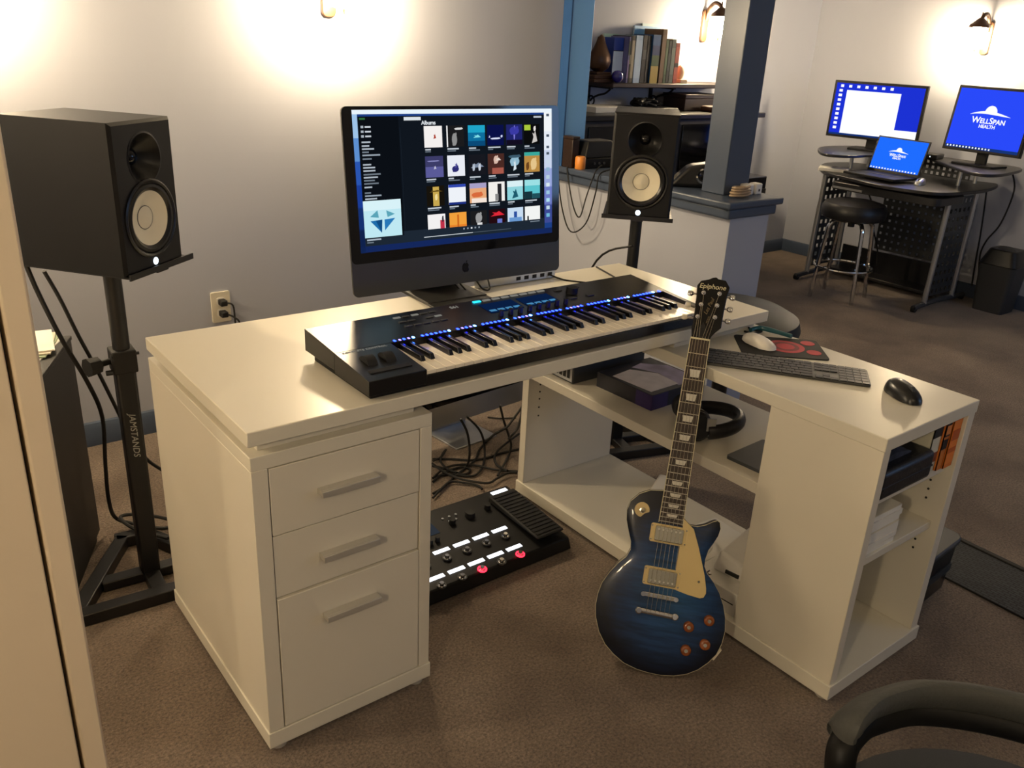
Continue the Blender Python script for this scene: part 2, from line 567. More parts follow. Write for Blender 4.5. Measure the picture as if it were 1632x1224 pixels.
top = lambda x, y, dz=.0005: T(x, y, S(y) + dz) @ RX(math.atan(.083))
for x in (.49, .605):
    d = MB().box(-.05, .05, -.028, .028, 0, .001, xf=top(x, .228)).build('display', 'display_blue', kb)
    for k in range(4):
        MB().box(-.046 + k * .024, -.028 + k * .024, -.022, -.012, .001, .0016, xf=top(x, .228)).build('readout', 'display_cyan', d)
for k in range(8):
    MB().box(-.011, .011, -.004, .004, 0, .002, xf=top(.449 + k * .029, .275)).build('button', 'button_cyan' if k == 0 else 'button_white', kb)
for k in range(8):
    MB().cyl((0, 0, 0), (0, 0, .014), .0065, .0055, 14, xf=top(.452 + k * .029, .178)).build('knob', 'black_plastic', kb)
MB().cyl((0, 0, 0), (0, 0, .016), .016, .015, 24, xf=top(.725, .235)).build('selector_knob', 'black_plastic', kb)
for k in range(3):
    for j in range(5):
        if (k, j) not in ((1, 2),):
            MB().box(-.009, .009, -.0035, .0035, 0, .0015, xf=top(.215 + j * .024, .262 - k * .026)).build('button', 'button_white' if (k, j) in ((0, 0), (0, 2), (1, 4)) else 'dark_grey', kb)
for j in range(4):
    MB().box(-.011, .011, -.005, .005, 0, .002, xf=top(.70 + (j % 2) * .06, .262 - (j // 2) * .06)).build('button', 'dark_grey', kb)
for x in (.045, .088):
    MB().cyl((x - .011, .085, S(.085) - .012), (x + .011, .085, S(.085) - .012), .024, n=28).build('pitch_wheel', 'rubber', kb)
MB().box(.02, .115, .028, .044, S(.03) - .002, S(.04) + .0008).build('touch_strip', 'rubber', kb)
text('lettering', 'KOMPLETE KONTROL', .0105, 'button_white', kb, top(.066, .138, .0004))
text('lettering', 'S61', .017, 'button_white', kb, top(.378, .268, .0004), bold=.0004)

# ================================================================ all-in-one computer on the desk
SW = {}
def disp(name, col, s=1.0):
    if name not in MATS:
        E(name, col, s)
    return name
im = thing('desktop_computer', 'large dark all-in-one computer showing a grid of album covers, behind the music keyboard', 'computer',
           (.7931 , .4631, .76), -.0344)
TI = T(0, 0, .06) @ RX(-.1118)          # display leans back
W, Hh = .65, .4533
m = MB()
m.prism(rrect(W, Hh, .014, 5), 0, .006, xf=TI @ T(0, 0, Hh / 2) @ RX(PI / 2) @ T(0, 0, -.006))
# bulging back shell
m.hexa([(-W / 2 + .005, .006, .005), (W / 2 - .005, .006, .005), (W / 2 - .005, .006, Hh - .005), (-W / 2 + .005, .006, Hh - .005)],
       [(-.15, .045, .09), (.15, .045, .09), (.15, .045, Hh - .1), (-.15, .045, Hh - .1)], xf=TI)
m.build('housing', 'space_grey', im)
CH = .082
MB().prism(rrect(W - .002, Hh - CH - .001, .013, 5), 0, .0008, xf=TI @ T(0, 0, CH + (Hh - CH) / 2) @ RX(PI / 2)).build('glass_front', 'black_gloss', im)
# neck and foot
MB().hexa([(-.095, .03, .004), (.095, .03, .004), (.095, .19, .004), (-.095, .19, .004)],
          [(-.095, .03, .009), (.095, .03, .009), (.095, .19, .009), (-.095, .19, .009)]).hexa(
    [(-.08, .165, .006), (.08, .165, .006), (.08, .18, .006), (-.08, .18, .006)],
    [(-.07, .06, .22), (.07, .06, .22), (.07, .075, .22), (-.07, .075, .22)]).box(-.095, .095, -.0, .19, 0, .006).build('stand', 'space_grey', im, bevel=.001)
# emblem on the chin: bitten fruit outline with leaf
ap = []
for k in range(40):
    a = 2 * PI * k / 40
    r = .0125 * (1 - .10 * math.cos(2 * a) * (1 if math.sin(a) > 0 else .4)) 
    if abs(a) < .45 or a > 2 * PI - .35:
        r *= .74
    ap.append((r * math.cos(a) * .96, r * math.sin(a) - (.0025 if abs(a - PI / 2) < .3 else 0) + (.0012 if abs(a - 1.5 * PI) < .25 else 0)))
lf = [(.0005, .0135), (.0045, .015), (.0062, .0195), (.0015, .0175)]
MB().prism(ap, 0, .0006, xf=TI @ T(.005, 0, CH / 2) @ RX(PI / 2)).prism(lf, 0, .0006, xf=TI @ T(.005, 0, CH / 2) @ RX(PI / 2)).build('chin_emblem', 'black_gloss', im)
# picture on the screen (one flat mesh, luminous)
sw, sh = .597, .336
sx0, sy0 = -sw / 2, CH + .027
DM, DI = [], {}
pic = MB()
def R(x0, y0, x1, y1, col, lay=1, s=1.0):
    """rectangle in screen fractions, y downwards"""
    key = 'disp_' + col + ('' if s == 1.0 else '_%d' % int(s * 100))
    if key not in DI:
        disp(key, col, s)
        DI[key] = len(DM)
        DM.append(key)
    z = -.0010 - lay * .00025
    xa, xb = sx0 + x0 * sw, sx0 + x1 * sw
    za, zb = sy0 + (1 - y1) * sh, sy0 + (1 - y0) * sh
    pic.quad([(xa, z, za), (xb, z, za), (xb, z, zb), (xa, z, zb)], DI[key])
def PL(pts, col, lay=4):
    key = 'disp_' + col
    if key not in DI:
        disp(key, col, 1.0)
        DI[key] = len(DM)
        DM.append(key)
    z = -.0010 - lay * .00025
    pic.quad([(sx0 + x * sw, z, sy0 + (1 - y) * sh) for x, y in pts], DI[key])
R(0, 0, 1, 1, '1d3f86', 0)
R(0, 0, 1, .03, 'e9f4fb', 1)
for k in range(6):                    # wallpaper at both margins
    c = ['9fc4e8', '5d8fd0', '2a55b0', '1b3c94', '15306e', '10224c'][k]
    R(0, .03 + k * .16, .022, .03 + (k + 1) * .162, c, 1)
for k in range(6):
    c = ['f0f5f8', 'e4ecf6', 'c8d4ec', '9aa8dc', '6f7cc4', '3c4a94'][k]
    R(.955, .03 + k * .145, 1, .03 + (k + 1) * .147, c, 1)
R(.022, .045, .955, .955, '10161e', 2)
R(.022, .045, .205, .90, '0b0f15', 3)
R(.21, .125, .212, .86, '18202a', 3)
R(.022, .87, .955, .955, '1d2733', 3)
R(0, .955, 1, 1, '14275c', 1)
R(.03, .055, .055, .068, '2f6a3a', 4)
R(.23, .052, .31, .076, 'dce2e6', 4)
R(.895, .056, .94, .07, 'b8c0c8', 4)
for k in range(3):
    R(.034, .108 + k * .032, .046, .124 + k * .032, 'aab4bd', 4)
    R(.052, .111 + k * .032, .078, .122 + k * .032, 'c8d0d8', 4)
random.seed(3)
y = .215
for k in range(22):
    if k in (6, 14):
        y += .018
    R(.034, y, .034 + random.uniform(.025, .085), y + .0105, random.choice(['6f7a85', '98a4b0', 'b0bac4']), 4)
    y += .0215 + (.004 if k % 4 == 0 else 0)
# now playing artwork: pale teal with dark facets
R(.022, .63, .195, .895, 'bfe8f2', 5)
R(.022, .63, .195, .70, 'd8f2f8', 6)
PL([(.05, .745), (.085, .70), (.09, .755)], '5aa4b8', 7)
PL([(.125, .705), (.165, .735), (.13, .755)], '5aa4b8', 7)
PL([(.05, .775), (.105, .77), (.10, .865)], '1d6cab', 7)
PL([(.115, .77), (.165, .765), (.115, .85)], '2878b8', 7)
PL([(.075, .775), (.105, .77), (.10, .865)], '0f4a80', 8)
R(.03, .905, .095, .916, 'a8b4c0', 6)
R(.03, .925, .06, .934, '6c7884', 6)
# album grid
cols = [.322, .431, .540, .640, .742, .840]
def EL(cx, cy, rx, ry, col, lay):
    PL([(cx + rx * math.cos(2 * PI * q / 14), cy + ry * math.sin(2 * PI * q / 14)) for q in range(14)], col, lay)
rows = [(.118, .272), (.335, .49), (.552, .703), (.765, .875)]
cov = [
    [('f4f0ee', [('b04a3c', .5, .35, .66, .6)]), ('1b1b1d', [('8d8d8d', .3, .35, .6, .95), ('d8d8d8', .45, .1, .95, .2), ('efefef', 0, 0, .07, 1)]), ('0f6f9e', [('1fa4c8', 0, 0, 1, .35), ('7fe0ea', .3, .45, .75, .6), ('0a4a78', 0, .75, 1, 1)]),
     ('0a1046', [('cfd8f8', .08, .5, .18, .62), ('dfe6ff', .18, .62, .8, .7), ('cfd8f8', .8, .5, .92, .62)]), ('20246a', [('7f7ad8', .45, .05, .55, .75), ('3a3aa4', .2, .1, .8, .5), ('120d20', 0, .75, 1, 1)]), ('0b0c0c', [('a9c83c', .02, .03, .42, .3), ('c9c4c0', .5, .3, .85, .95), ('e4dfdb', .6, .1, .75, .35)])],
    [('3c3c68', [('5a5a98', 0, .5, 1, 1), ('8a8ac0', .1, .2, .8, .26), ('c0c0d8', .45, .45, .6, .62)]), ('e8ecf4', [('2c2c70', .25, .5, .65, .8), ('4a4a98', .4, .35, .6, .6)]), ('17181f', [('7d8aa0', .1, .4, .9, .65), ('b8c2d0', .2, .45, .35, .8), ('c8d0dc', .55, .45, .7, .8)]),
     ('4a2a24', [('d8b8a8', .35, .1, .65, .5), ('a85a4c', .25, .7, .95, 1), ('e8d8cc', .45, .2, .8, .35)]), ('11181e', [('8fb8cc', .2, .2, .8, .65), ('d4e4ec', .4, .3, .6, .9), ('3c5a6c', .1, .1, .9, .25)]), ('b88a44', [('3aa89c', 0, 0, 1, .18), ('e4c48a', .4, .3, .8, .9), ('6a4420', .1, .5, .3, .9)])],
    [('17130c', [('c8a850', .35, .05, .7, 1), ('6a5420', .15, .2, .9, .3), ('f0dc9c', .45, .4, .6, .7)]), ('eef2f8', [('3048b0', 0, 0, 1, .14), ('1c2f80', 0, .86, 1, 1)]), ('e8a878', [('d86a3c', .1, .45, .8, .7), ('a8a0c8', 0, 0, 1, .25), ('f4e4d8', .1, .75, 1, 1)]),
     ('f0eeea', [('26262a', .55, .1, .8, 1), ('8a8a8a', .4, .6, .6, .95)]), ('8fd4dc', [('1d5a6c', .3, .4, .7, .9), ('d8f0f4', 0, 0, 1, .3)]), ('5cc4cc', [('16343c', 0, .6, .5, 1), ('20505a', .5, .72, 1, 1), ('9ce0e4', 0, 0, 1, .3)])],
    [('f2f0f0', [('c03048', .7, .3, .95, 1), ('282830', .8, .1, .9, .4)]), ('f0a03c', [('e8842c', 0, .6, 1, 1), ('c8641c', .45, .1, .55, .8)]), ('1c1c1e', [('9a9a9a', .3, .1, .7, .6), ('dcdcdc', .4, .6, .7, 1)]), ('230a10', [('e02838', .1, .1, .95, .35), ('6a78c8', .5, .5, .8, .9)]),
     ('c8dcf0', [('2c50a0', .4, .2, .6, 1), ('6a98d0', .1, .5, .9, .8)]), ('f2f4f2', [('202020', .15, .5, .25, .8)])]]
for r, (ya, yb) in enumerate(rows):
    for c, xa in enumerate(cols):
        bc, bits = cov[r][c]
        w_ = .088
        hh = .155
        R(xa, ya, xa + w_, min(yb, ya + hh), bc, 4)
        for k, (cc, a0, b0, a1, b1) in enumerate(bits):
            if ya + b0 * hh < yb:
                if a0 > .05 and a1 < .97 and ya + b1 * hh < yb - .004:
                    mx_, my_, rx_, ry_ = xa + (a0 + a1) / 2 * w_, ya + (b0 + b1) / 2 * hh, (a1 - a0) / 2 * w_, (b1 - b0) / 2 * hh
                    if (r + c + k) % 3 == 0:
                        PL([(mx_ - rx_, my_ + ry_), (mx_ + rx_, my_ + ry_ * .7), (mx_ + rx_ * .2, my_ - ry_)], cc, 5 + k)
                        PL([(mx_ - rx_ * .8, my_ - ry_ * .6), (mx_ + rx_ * .5, my_ - ry_ * .2), (mx_ - rx_ * .1, my_ + ry_ * .6)], cc, 6 + k)
                    else:
                        EL(mx_, my_, rx_, ry_, cc, 5 + k)
                        EL(mx_ - rx_ * .5, my_ + ry_ * .7, rx_ * .35, ry_ * .3, cc, 6 + k)
                        EL(mx_ + rx_ * .6, my_ - ry_ * .8, rx_ * .25, ry_ * .3, cc, 6 + k)
                else:
                    R(xa + a0 * w_, ya + b0 * hh, xa + a1 * w_, min(yb, ya + b1 * hh), cc, 5 + k)
        if r < 3:
            R(xa + .003, yb + .010, xa + .03 + .05 * ((r * 7 + c * 3) % 5) / 5, yb + .020, 'c4ccd4', 4)
            R(xa + .003, yb + .026, xa + .03 + .03 * ((r + c) % 3) / 2, yb + .034, '6c7884', 4)
for k in range(5):
    R(.50 + k * .02, .888, .508 + k * .02, .90, 'e8eef4' if k == 2 else '8c98a4', 5)
R(.30, .928, .55, .933, 'd8e0e6', 5)
R(.55, .928, .76, .933, '4a5662', 5)
R(.87, .886, .925, .894, '7c8894', 5)
for k in range(8):
    R(.966, .40 + k * .062, .986, .43 + k * .062, ['c8d8e8', '8fb4d0', 'b8d0e0', 'd8e8f0', '9cc8e0', 'b0e0f0', 'c0d8e8', '70b8d8'][k], 3)
for k, yy in enumerate((.04, .2, .29, .34)):
    R(.968, yy, .984, yy + .02, '4c5868', 3)
scr = pic.build('screen', DM, im, xf=TI, smooth=False)
text('screen_title', 'Albums', .0135, disp('disp_e8eef4', 'e8eef4'), scr, TI @ T(sx0 + .345 * sw, -.003, sy0 + (1 - .095) * sh) @ RX(PI / 2), bold=.0002)

# ================================================================ studio monitors and stands
M('horn_black', '0a0a0b', .32, spec=.35)
def holed_plate(w, zones, y0, y1, ch):
    """front plate with one round hole per stacked zone (z0, z1, hole centre, hole radius)"""
    m = MB()
    n = 48
    for z0, z1, zc, r in zones:
        hgt = [(math.cos(2 * PI * i / n), math.sin(2 * PI * i / n)) for i in range(n)]
        ring = []
        for c, s_ in hgt:
            k = min((w / 2) / abs(c) if abs(c) > 1e-6 else 9, ((z1 - zc) / s_) if s_ > 1e-6 else ((zc - z0) / -s_ if s_ < -1e-6 else 9))
            ring.append([c * k, zc + s_ * k])
        for cx, cz_ in ((w / 2, z1), (-w / 2, z1), (-w / 2, z0), (w / 2, z0)):
            j = min(range(n), key=lambda q: (ring[q][0] - cx) ** 2 + (ring[q][1] - cz_) ** 2)
            ring[j] = [cx, cz_]
        zlo, zhi = zones[0][0], zones[-1][1]
        front = []
        for x, z in ring:
            fx = max(-w / 2 + ch, min(w / 2 - ch, x))
            fz = z
            if z <= zlo + 1e-6: fz = zlo + ch
            if z >= zhi - 1e-6: fz = zhi - ch
            front.append((fx, y0, fz))
        side = [(x, y0 + ch, z) for x, z in ring]
        back = [(x, y1, z) for x, z in ring]
        hole0 = [(c * r, y0, zc + s_ * r) for c, s_ in hgt]
        hole1 = [(c * r, y1, zc + s_ * r) for c, s_ in hgt]
        v = front + hole0 + side + back + hole1
        f = []
        for i in range(n):
            j = (i + 1) % n
            f.append((i, j, n + j, n + i))
            f.append((n + i, n + j, 4 * n + j, 4 * n + i))
            mx, mz = (ring[i][0] + ring[j][0]) / 2, (ring[i][1] + ring[j][1]) / 2
            if abs(abs(mx) - w / 2) < 1e-5 or abs(mz - zlo) < 1e-5 or abs(mz - zhi) < 1e-5:
                f.append((i, 2 * n + i, 2 * n + j, j))
                f.append((2 * n + i, 3 * n + i, 3 * n + j, 2 * n + j))
        m.add(v, f)
    return m
def speaker(label, loc, rz):
    t = thing('studio_speaker', label, 'speaker', loc, rz, 'black studio speakers on stands')
    w, d, h = .21, .284, .332
    MB().box(-w / 2, w / 2, .0399, d, 0, h).build('cabinet', 'black_plastic', t)
    holed_plate(w, [(0, .1963, .116, .080), (.1963, h, .250, .0535)], 0, .040, .007).build('baffle', 'black_plastic', t, ang=.35)
    F = lambda z: T(0, .0005, z) @ RX(PI / 2)
    horn = MB().lathe([(.056, -.001), (.058, .0012), (.054, .0016), (.047, -.006), (.036, -.020), (.024, -.030), (.018, -.034)], 40, xf=F(.250), caps=False)
    hn = horn.build('tweeter_horn', 'horn_black', t)
    MB().lathe([(.018, -.033), (.012, -.027), (0, -.024)], 24, xf=F(.250), caps=False).build('tweeter_dome', 'black_gloss', hn)
    wf = MB().lathe([(.089, -.001), (.089, .003), (.085, .005), (.081, .0035), (.079, .000), (.076, .004), (.070, .0045), (.063, .000), (.060, -.004)], 48, xf=F(.116), caps=False).build('woofer_surround', 'black_satin', t)
    cn = MB().lathe([(.062, -.001), (.045, -.009), (.0262, -.016)], 48, xf=F(.116), caps=False).build('woofer_cone', 'cone_white', t)
    MB().lathe([(.0262, -.0155), (.0262, -.0148), (.025, -.0145), (.016, -.0105), (0, -.0085)], 40, xf=F(.116), caps=False).build('dust_cap', 'cone_white', cn)
    MB().tube([(.0264 * math.cos(a), .0264 * math.sin(a), -.0150) for a in [2 * PI * k / 32 for k in range(32)]], .0008, 5, smooth=1, closed=True, xf=F(.116)).build('cone_seam', 'dark_grey', cn)
    MB().lathe([(.0085, 0), (.0085, .0015), (0, .002)], 20, xf=F(.0165)).build('logo_light', 'led_white', t)
    return t
speaker('black studio speaker with white cone on the left stand beside the drawers', (.0614, .6724, .900), .654)
speaker('black studio speaker with white cone on the right stand before the half wall', (1.5988, .6213, .900), -.8045)
def stand(label, loc, rz, rztop, lettering):
    t = thing('speaker_stand', label, 'speaker stand', loc, rz, 'black speaker stands')
    BL = 'black_metal'
    MB().box(-.24, .24, -.145, -.105, 0, .035).build('base_bar', BL, t, bevel=.003)
    for s in (-1, 1):
        MB().hexa([(s * .24, -.13, .001), (s * .19, -.13, .001), (s * .015, .19, .001), (s * .045, .21, .001)],
                  [(s * .24, -.13, .034), (s * .19, -.13, .034), (s * .015, .19, .034), (s * .045, .21, .034)]).build('base_bar', BL, t, bevel=.003)
    MB().box(-.05, .05, .18, .22, 0, .034).build('base_bar', BL, t, bevel=.003)
    MB().box(-.125, .125, -.02, .02, .002, .03).build('cross_bar', BL, t, bevel=.003)
    MB().box(-.02, .02, -.12, .02, .002, .03).build('cross_bar', BL, t, bevel=.003)
    p = MB().box(-.024, .024, -.024, .024, .02, .66).build('lower_tube', BL, t, bevel=.006)
    MB().cyl((0, 0, .64), (0, 0, .8945), .0205, n=24).build('upper_tube', BL, t)
    c = MB().box(-.029, .029, -.029, .029, .615, .675).build('collar', 'rubber', t, bevel=.004)
    MB().cyl((-.029, 0, .645), (-.075, -.02, .645), .008, n=12).cyl((-.058, -.013, .645), (-.086, -.024, .645), .021, .024, 8).build('clamp_knob', 'rubber', c)
    MB().cyl((-.03, -.025, .665), (.035, -.025, .665), .004, n=8).cyl((-.03, -.02, .622), (-.045, -.02, .622), .007, n=8).build('bolt', BL, c)
    rt = RZ(rztop - rz)
    pl = MB().box(-.115, .115, -.12, .12, .8945, .8995, xf=rt).box(-.118, .118, -.147, -.143, .892, .906, xf=rt).box(-.10, .10, .143, .147, .892, .906, xf=rt)
    pl.box(-.02, .02, -.145, .145, .888, .8945, xf=rt).box(-.115, .115, -.143, -.118, .8945, .899, xf=rt).box(-.115, .115, .118, .143, .8945, .899, xf=rt)
    pl.build('top_plate', BL, t)
    if lettering:
        MATS.get('letter_grey') or M('letter_grey', 'a8a8a4', .5)
        text('lettering', 'JAMSTANDS', .0225, 'letter_grey', p, T(.0, -.0243, .445) @ RX(PI / 2) @ RZ(-PI / 2), shear=.25)
    return t
stand('black speaker stand with white lettering left of the drawer pedestal', (-.010, .795, 0), -.06, .654, True)
stand('black speaker stand behind the desk return, under the right speaker', (1.70, .72, 0), -.30, -.8045, False)

# ================================================================ floor multi-effects pedalboard
pb = thing('effects_pedalboard', 'black guitar effects floor unit with lit strips and two red switches', 'effects pedal', (.785, .405, 0), 0)
sl = lambda y: .062 + .10 * (y)        # top height over local y
m = MB()
m.hexa([(-.29, -.165, .008), (.275, -.165, .008), (.275, .165, .008), (-.29, .165, .008)],
       [(-.285, -.155, sl(-.155)), (.27, -.155, sl(-.155)), (.27, .16, sl(.16)), (-.285, .16, sl(.16))])
m.build('body', 'black_plastic', pb, bevel=.004)
for x, y in ((-.26, -.14), (.25, -.14), (-.26, .14), (.25, .14)):
    MB().cyl((x, y, 0), (x, y, .009), .014).build('foot', 'rubber', pb)
E('strip_light', 'f4f8ff', 2.2)
E('switch_red', 'ff2438', 5.0)
tp = lambda x, y, dz=.0006: T(x, y, sl(y) + dz) @ RX(math.atan(.10))
for r, yy in enumerate((-.024, -.115)):
    for k in range(6 if r else 5):
        x = (.104 - .0695 * k) if r == 0 else (.09 - .068 * k)
        MB().box(-.0265, .0265, -.0068, .0068, 0, .0012, xf=tp(x, yy)).build('scribble_strip', 'strip_light', pb)
        sx, sy = x - .006, yy - .037
        s = MB().cyl((0, 0, 0), (0, 0, .004), .0115, n=16, xf=tp(sx, sy)).cyl((0, 0, .004), (0, 0, .014), .0068, .0062, 14, xf=tp(sx, sy)).build('foot_switch', 'chrome', pb)
        red = r == 1 and k in (0, 2)
        MB().lathe([(.0105, .003), (.0138, .003), (.0138, .006), (.0105, .006), (.0105, .003)], 20, xf=tp(sx, sy), caps=False).build('switch_ring', 'switch_red' if red else 'dark_grey', s)
ep = MB().hexa([(.158, -.14, .065), (.262, -.14, .065), (.262, .11, .075), (.158, .11, .075)], [(.160, -.138, .072), (.260, -.138, .072), (.260, .11, .094), (.160, .11, .094)]).build('expression_pedal', 'rubber', pb, bevel=.004)
for k in range(14):
    MB().box(.166, .254, -.128 + k * .0165, -.120 + k * .0165, .0735 + k * .00146, .0752 + k * .00146).build('grip_rib', 'black_satin', ep)
MB().box(-.03, .03, -.0075, .0075, 0, .0012, xf=tp(.225, .14)).build('scribble_strip', 'strip_light', pb)
for x, y, r in ((.135, .082, .0105), (.065, .076, .016), (-.004, .070, .0105), (-.09, .02, .0075), (-.115, .018, .0075), (-.14, .016, .0075)):
    MB().cyl((0, 0, 0), (0, 0, .016), r, r * .9, 18, xf=tp(x, y)).build('knob', 'rubber', pb)
E('lcd_grey', '58606c', .25)
MB().box(-.07, .07, -.035, .035, 0, .001, xf=tp(-.13, .085)).build('display', 'lcd_grey', pb)
for k in range(5):
    MB().cyl((0, 0, 0), (0, 0, .003), .004, n=10, xf=tp(.03 - .012 * k, .102 - .02 * (k % 2))).build('button', 'silver', pb)

# ================================================================ electric guitar
def burst():
    m = bpy.data.materials.new('blue_burst')
    m.use_nodes = True
    nt = m.node_tree
    b = nt.nodes['Principled BSDF']
    b.inputs['Roughness'].default_value = .38
    b.inputs['Specular IOR Level'].default_value = .3
    b.inputs['Coat Weight'].default_value = .15
    b.inputs['Coat Roughness'].default_value = .05
    tc = nt.nodes.new('ShaderNodeTexCoord')
    mp = nt.nodes.new('ShaderNodeMapping')
    mp.inputs['Location'].default_value = (-.02, -.17, 0)
    mp.inputs['Scale'].default_value = (1.0, .80, 0)
    nt.links.new(tc.outputs['Object'], mp.inputs[0])
    ln = nt.nodes.new('ShaderNodeVectorMath')
    ln.operation = 'LENGTH'
    nt.links.new(mp.outputs[0], ln.inputs[0])
    r = nt.nodes.new('ShaderNodeValToRGB')
    e = r.color_ramp.elements
    e[0].position, e[0].color = .02, (*lin('21507c'), 1)
    e[1].position, e[1].color = .165, (*lin('080c1c'), 1)
    k = e.new(.10)
    k.color = (*lin('183a68'), 1)
    nt.links.new(ln.outputs['Value'], r.inputs[0])
    n = nt.nodes.new('ShaderNodeTexNoise')
    n.inputs['Scale'].default_value = 9
    n.inputs['Detail'].default_value = 4
    m2 = nt.nodes.new('ShaderNodeMapping')
    m2.inputs['Scale'].default_value = (1.2, 9, 1)
    nt.links.new(tc.outputs['Object'], m2.inputs[0])
    nt.links.new(m2.outputs[0], n.inputs['Vector'])
    r2 = nt.nodes.new('ShaderNodeValToRGB')
    r2.color_ramp.elements[0].position, r2.color_ramp.elements[0].color = .35, (.6, .6, .6, 1)
    r2.color_ramp.elements[1].position, r2.color_ramp.elements[1].color = .65, (1.25, 1.25, 1.25, 1)
    nt.links.new(n.outputs['Fac'], r2.inputs[0])
    mx = nt.nodes.new('ShaderNodeMixRGB')
    mx.blend_type = 'MULTIPLY'
    mx.inputs[0].default_value = 1
    nt.links.new(r.outputs[0], mx.inputs[1])
    nt.links.new(r2.outputs[0], mx.inputs[2])
    nt.links.new(mx.outputs[0], b.inputs['Base Color'])
    MATS['blue_burst'] = m
burst()
GB = Vector((.005, -.195, -.055))
GR = rot3(1.14407, -.05664, -.81092)
gm = Matrix.Translation(Vector((.90898, -.23849, .19164)) + GR @ GB) @ GR.to_4x4()
gt = thing('electric_guitar', 'dark blue electric guitar with cream pickguard leaning against the white desk', 'guitar', mat=gm)
GX = T(-GB.x, -GB.y, -GB.z)
OUT = [(-0.03, 0.25), (-0.06, 0.246), (-0.085, 0.233), (-0.104, 0.211), (-0.11, 0.188), (-0.107, 0.164), (-0.098, 0.138), (-0.088, 0.113), (-0.086, 0.093), (-0.093, 0.074), (-0.11, 0.055), (-0.128, 0.029), (-0.142, -0.0), (-0.148, -0.028), (-0.149, -0.056), (-0.144, -0.086), (-0.131, -0.119), (-0.111, -0.147), (-0.088, -0.166), (-0.059, -0.183), (-0.026, -0.192), (0.005, -0.195), (0.036, -0.195), (0.066, -0.19), (0.095, -0.18), (0.119, -0.165), (0.141, -0.143), (0.157, -0.12), (0.166, -0.092), (0.169, -0.061), (0.165, -0.03), (0.156, -0.001), (0.142, 0.027), (0.125, 0.05), (0.106, 0.069), (0.097, 0.085), (0.096, 0.102), (0.1, 0.125), (0.11, 0.145), (0.118, 0.164), (0.121, 0.182), (0.117, 0.197), (0.111, 0.2), (0.102, 0.196), (0.086, 0.185), (0.066, 0.177), (0.05, 0.177), (0.038, 0.185), (0.03, 0.193), (0.028, 0.225), (0.0, 0.251)]
def inset(o, s, c=(.01, .0)):
    return [(c[0] + (x - c[0]) * s, c[1] + (y - c[1]) * s) for x, y in o]
MB().prism(OUT, -.058, -.016).build('body', 'mahogany', gt, xf=GX, bevel=.004)
n = len(OUT)
b = MB()
b.prism(inset(OUT, 1.006), -.0185, -.0125)
b.build('body_binding', 'binding', gt, xf=GX)
rings = [(1.0, -.0125), (.97, -.0115), (.9, -.0095), (.78, -.008), (.6, -.007), (.35, -.006), (.1, -.006)]
v, f = [], []
for s_, z_ in rings:
    v += [(x, y, z_) for x, y in inset(OUT, s_)]
for k in range(len(rings) - 1):
    f += [(k * n + i, k * n + (i + 1) % n, (k + 1) * n + (i + 1) % n, (k + 1) * n + i) for i in range(n)]
f.append(tuple(range((len(rings) - 1) * n, len(rings) * n)))
MB().add(v, f).build('body_top', 'blue_burst', gt, xf=GX @ T(0, 0, .0008), ang=1.2)
NUT, FB0 = .6341, .174
hw = lambda y: .0285 - (.0285 - .0226) * (y - FB0) / (NUT - FB0)
nk = []
for y in (.19, NUT + .01):
    w = hw(y) * .97
    nk.append([(w * math.cos(a), y, -.006 - (.021 if y < .3 else .019) * math.sin(a)) for a in [PI * k / 10 for k in range(11)]])
MB().hexa(nk[0], nk[1]).build('neck', 'mahogany', gt, xf=GX)
fb = MB().hexa([(-hw(FB0), FB0, -.006), (hw(FB0), FB0, -.006), (hw(NUT), NUT, -.006), (-hw(NUT), NUT, -.006)],
               [(-hw(FB0), FB0, 0), (hw(FB0), FB0, 0), (hw(NUT), NUT, 0), (-hw(NUT), NUT, 0)]).build('fretboard', 'rosewood', gt, xf=GX)
for s in (-1, 1):
    MB().hexa([(s * hw(FB0), FB0, -.006), (s * (hw(FB0) + .0016), FB0, -.006), (s * (hw(NUT) + .0016), NUT, -.006), (s * hw(NUT), NUT, -.006)],
              [(s * hw(FB0), FB0, .0003), (s * (hw(FB0) + .0016), FB0, .0003), (s * (hw(NUT) + .0016), NUT, .0003), (s * hw(NUT), NUT, .0003)]).build('fretboard_binding', 'binding', fb, xf=GX)
fy = lambda k: NUT * 2 ** (-k / 12)
for k in range(1, 23):
    y = fy(k)
    MB().box(-hw(y), hw(y), y - .0009, y + .0009, 0, .0011).build('fret', 'nickel', fb, xf=GX)
for k in (3, 5, 7, 9, 12, 15, 17, 19, 21):
    y = (fy(k) + fy(k - 1)) / 2
    hgt = (fy(k - 1) - fy(k)) * .30
    MB().prism([(-.0105, y - hgt), (.0105, y - hgt), (.0135, y + hgt), (-.0135, y + hgt)], 0, .0004).build('inlay', 'pearl', fb, xf=GX)
MB().box(-.0235, .0235, NUT, NUT + .004, -.005, .0022).build('nut', 'binding', gt, xf=GX)
HEAD = [(-0.021, 0.636), (-0.024, 0.66), (-0.023, 0.704), (-0.024, 0.744), (-0.026, 0.773), (-0.018, 0.786), (-0.008, 0.789), (-0.0, 0.792), (0.01, 0.798), (0.018, 0.8), (0.024, 0.796), (0.042, 0.795), (0.054, 0.778), (0.051, 0.754), (0.048, 0.712), (0.047, 0.672), (0.035, 0.659), (0.027, 0.648), (0.023, 0.636)]
HT = GX @ T(0, .636, -.003) @ RX(-.14) @ T(0, -.636, 0)
hd = MB().prism(HEAD, -.014, 0).build('headstock', 'black_gloss', gt, xf=HT, bevel=.0015)
POST = [(-.008, .755), (.031, .758), (-.010, .724), (.029, .727), (-.014, .692), (.028, .696)]
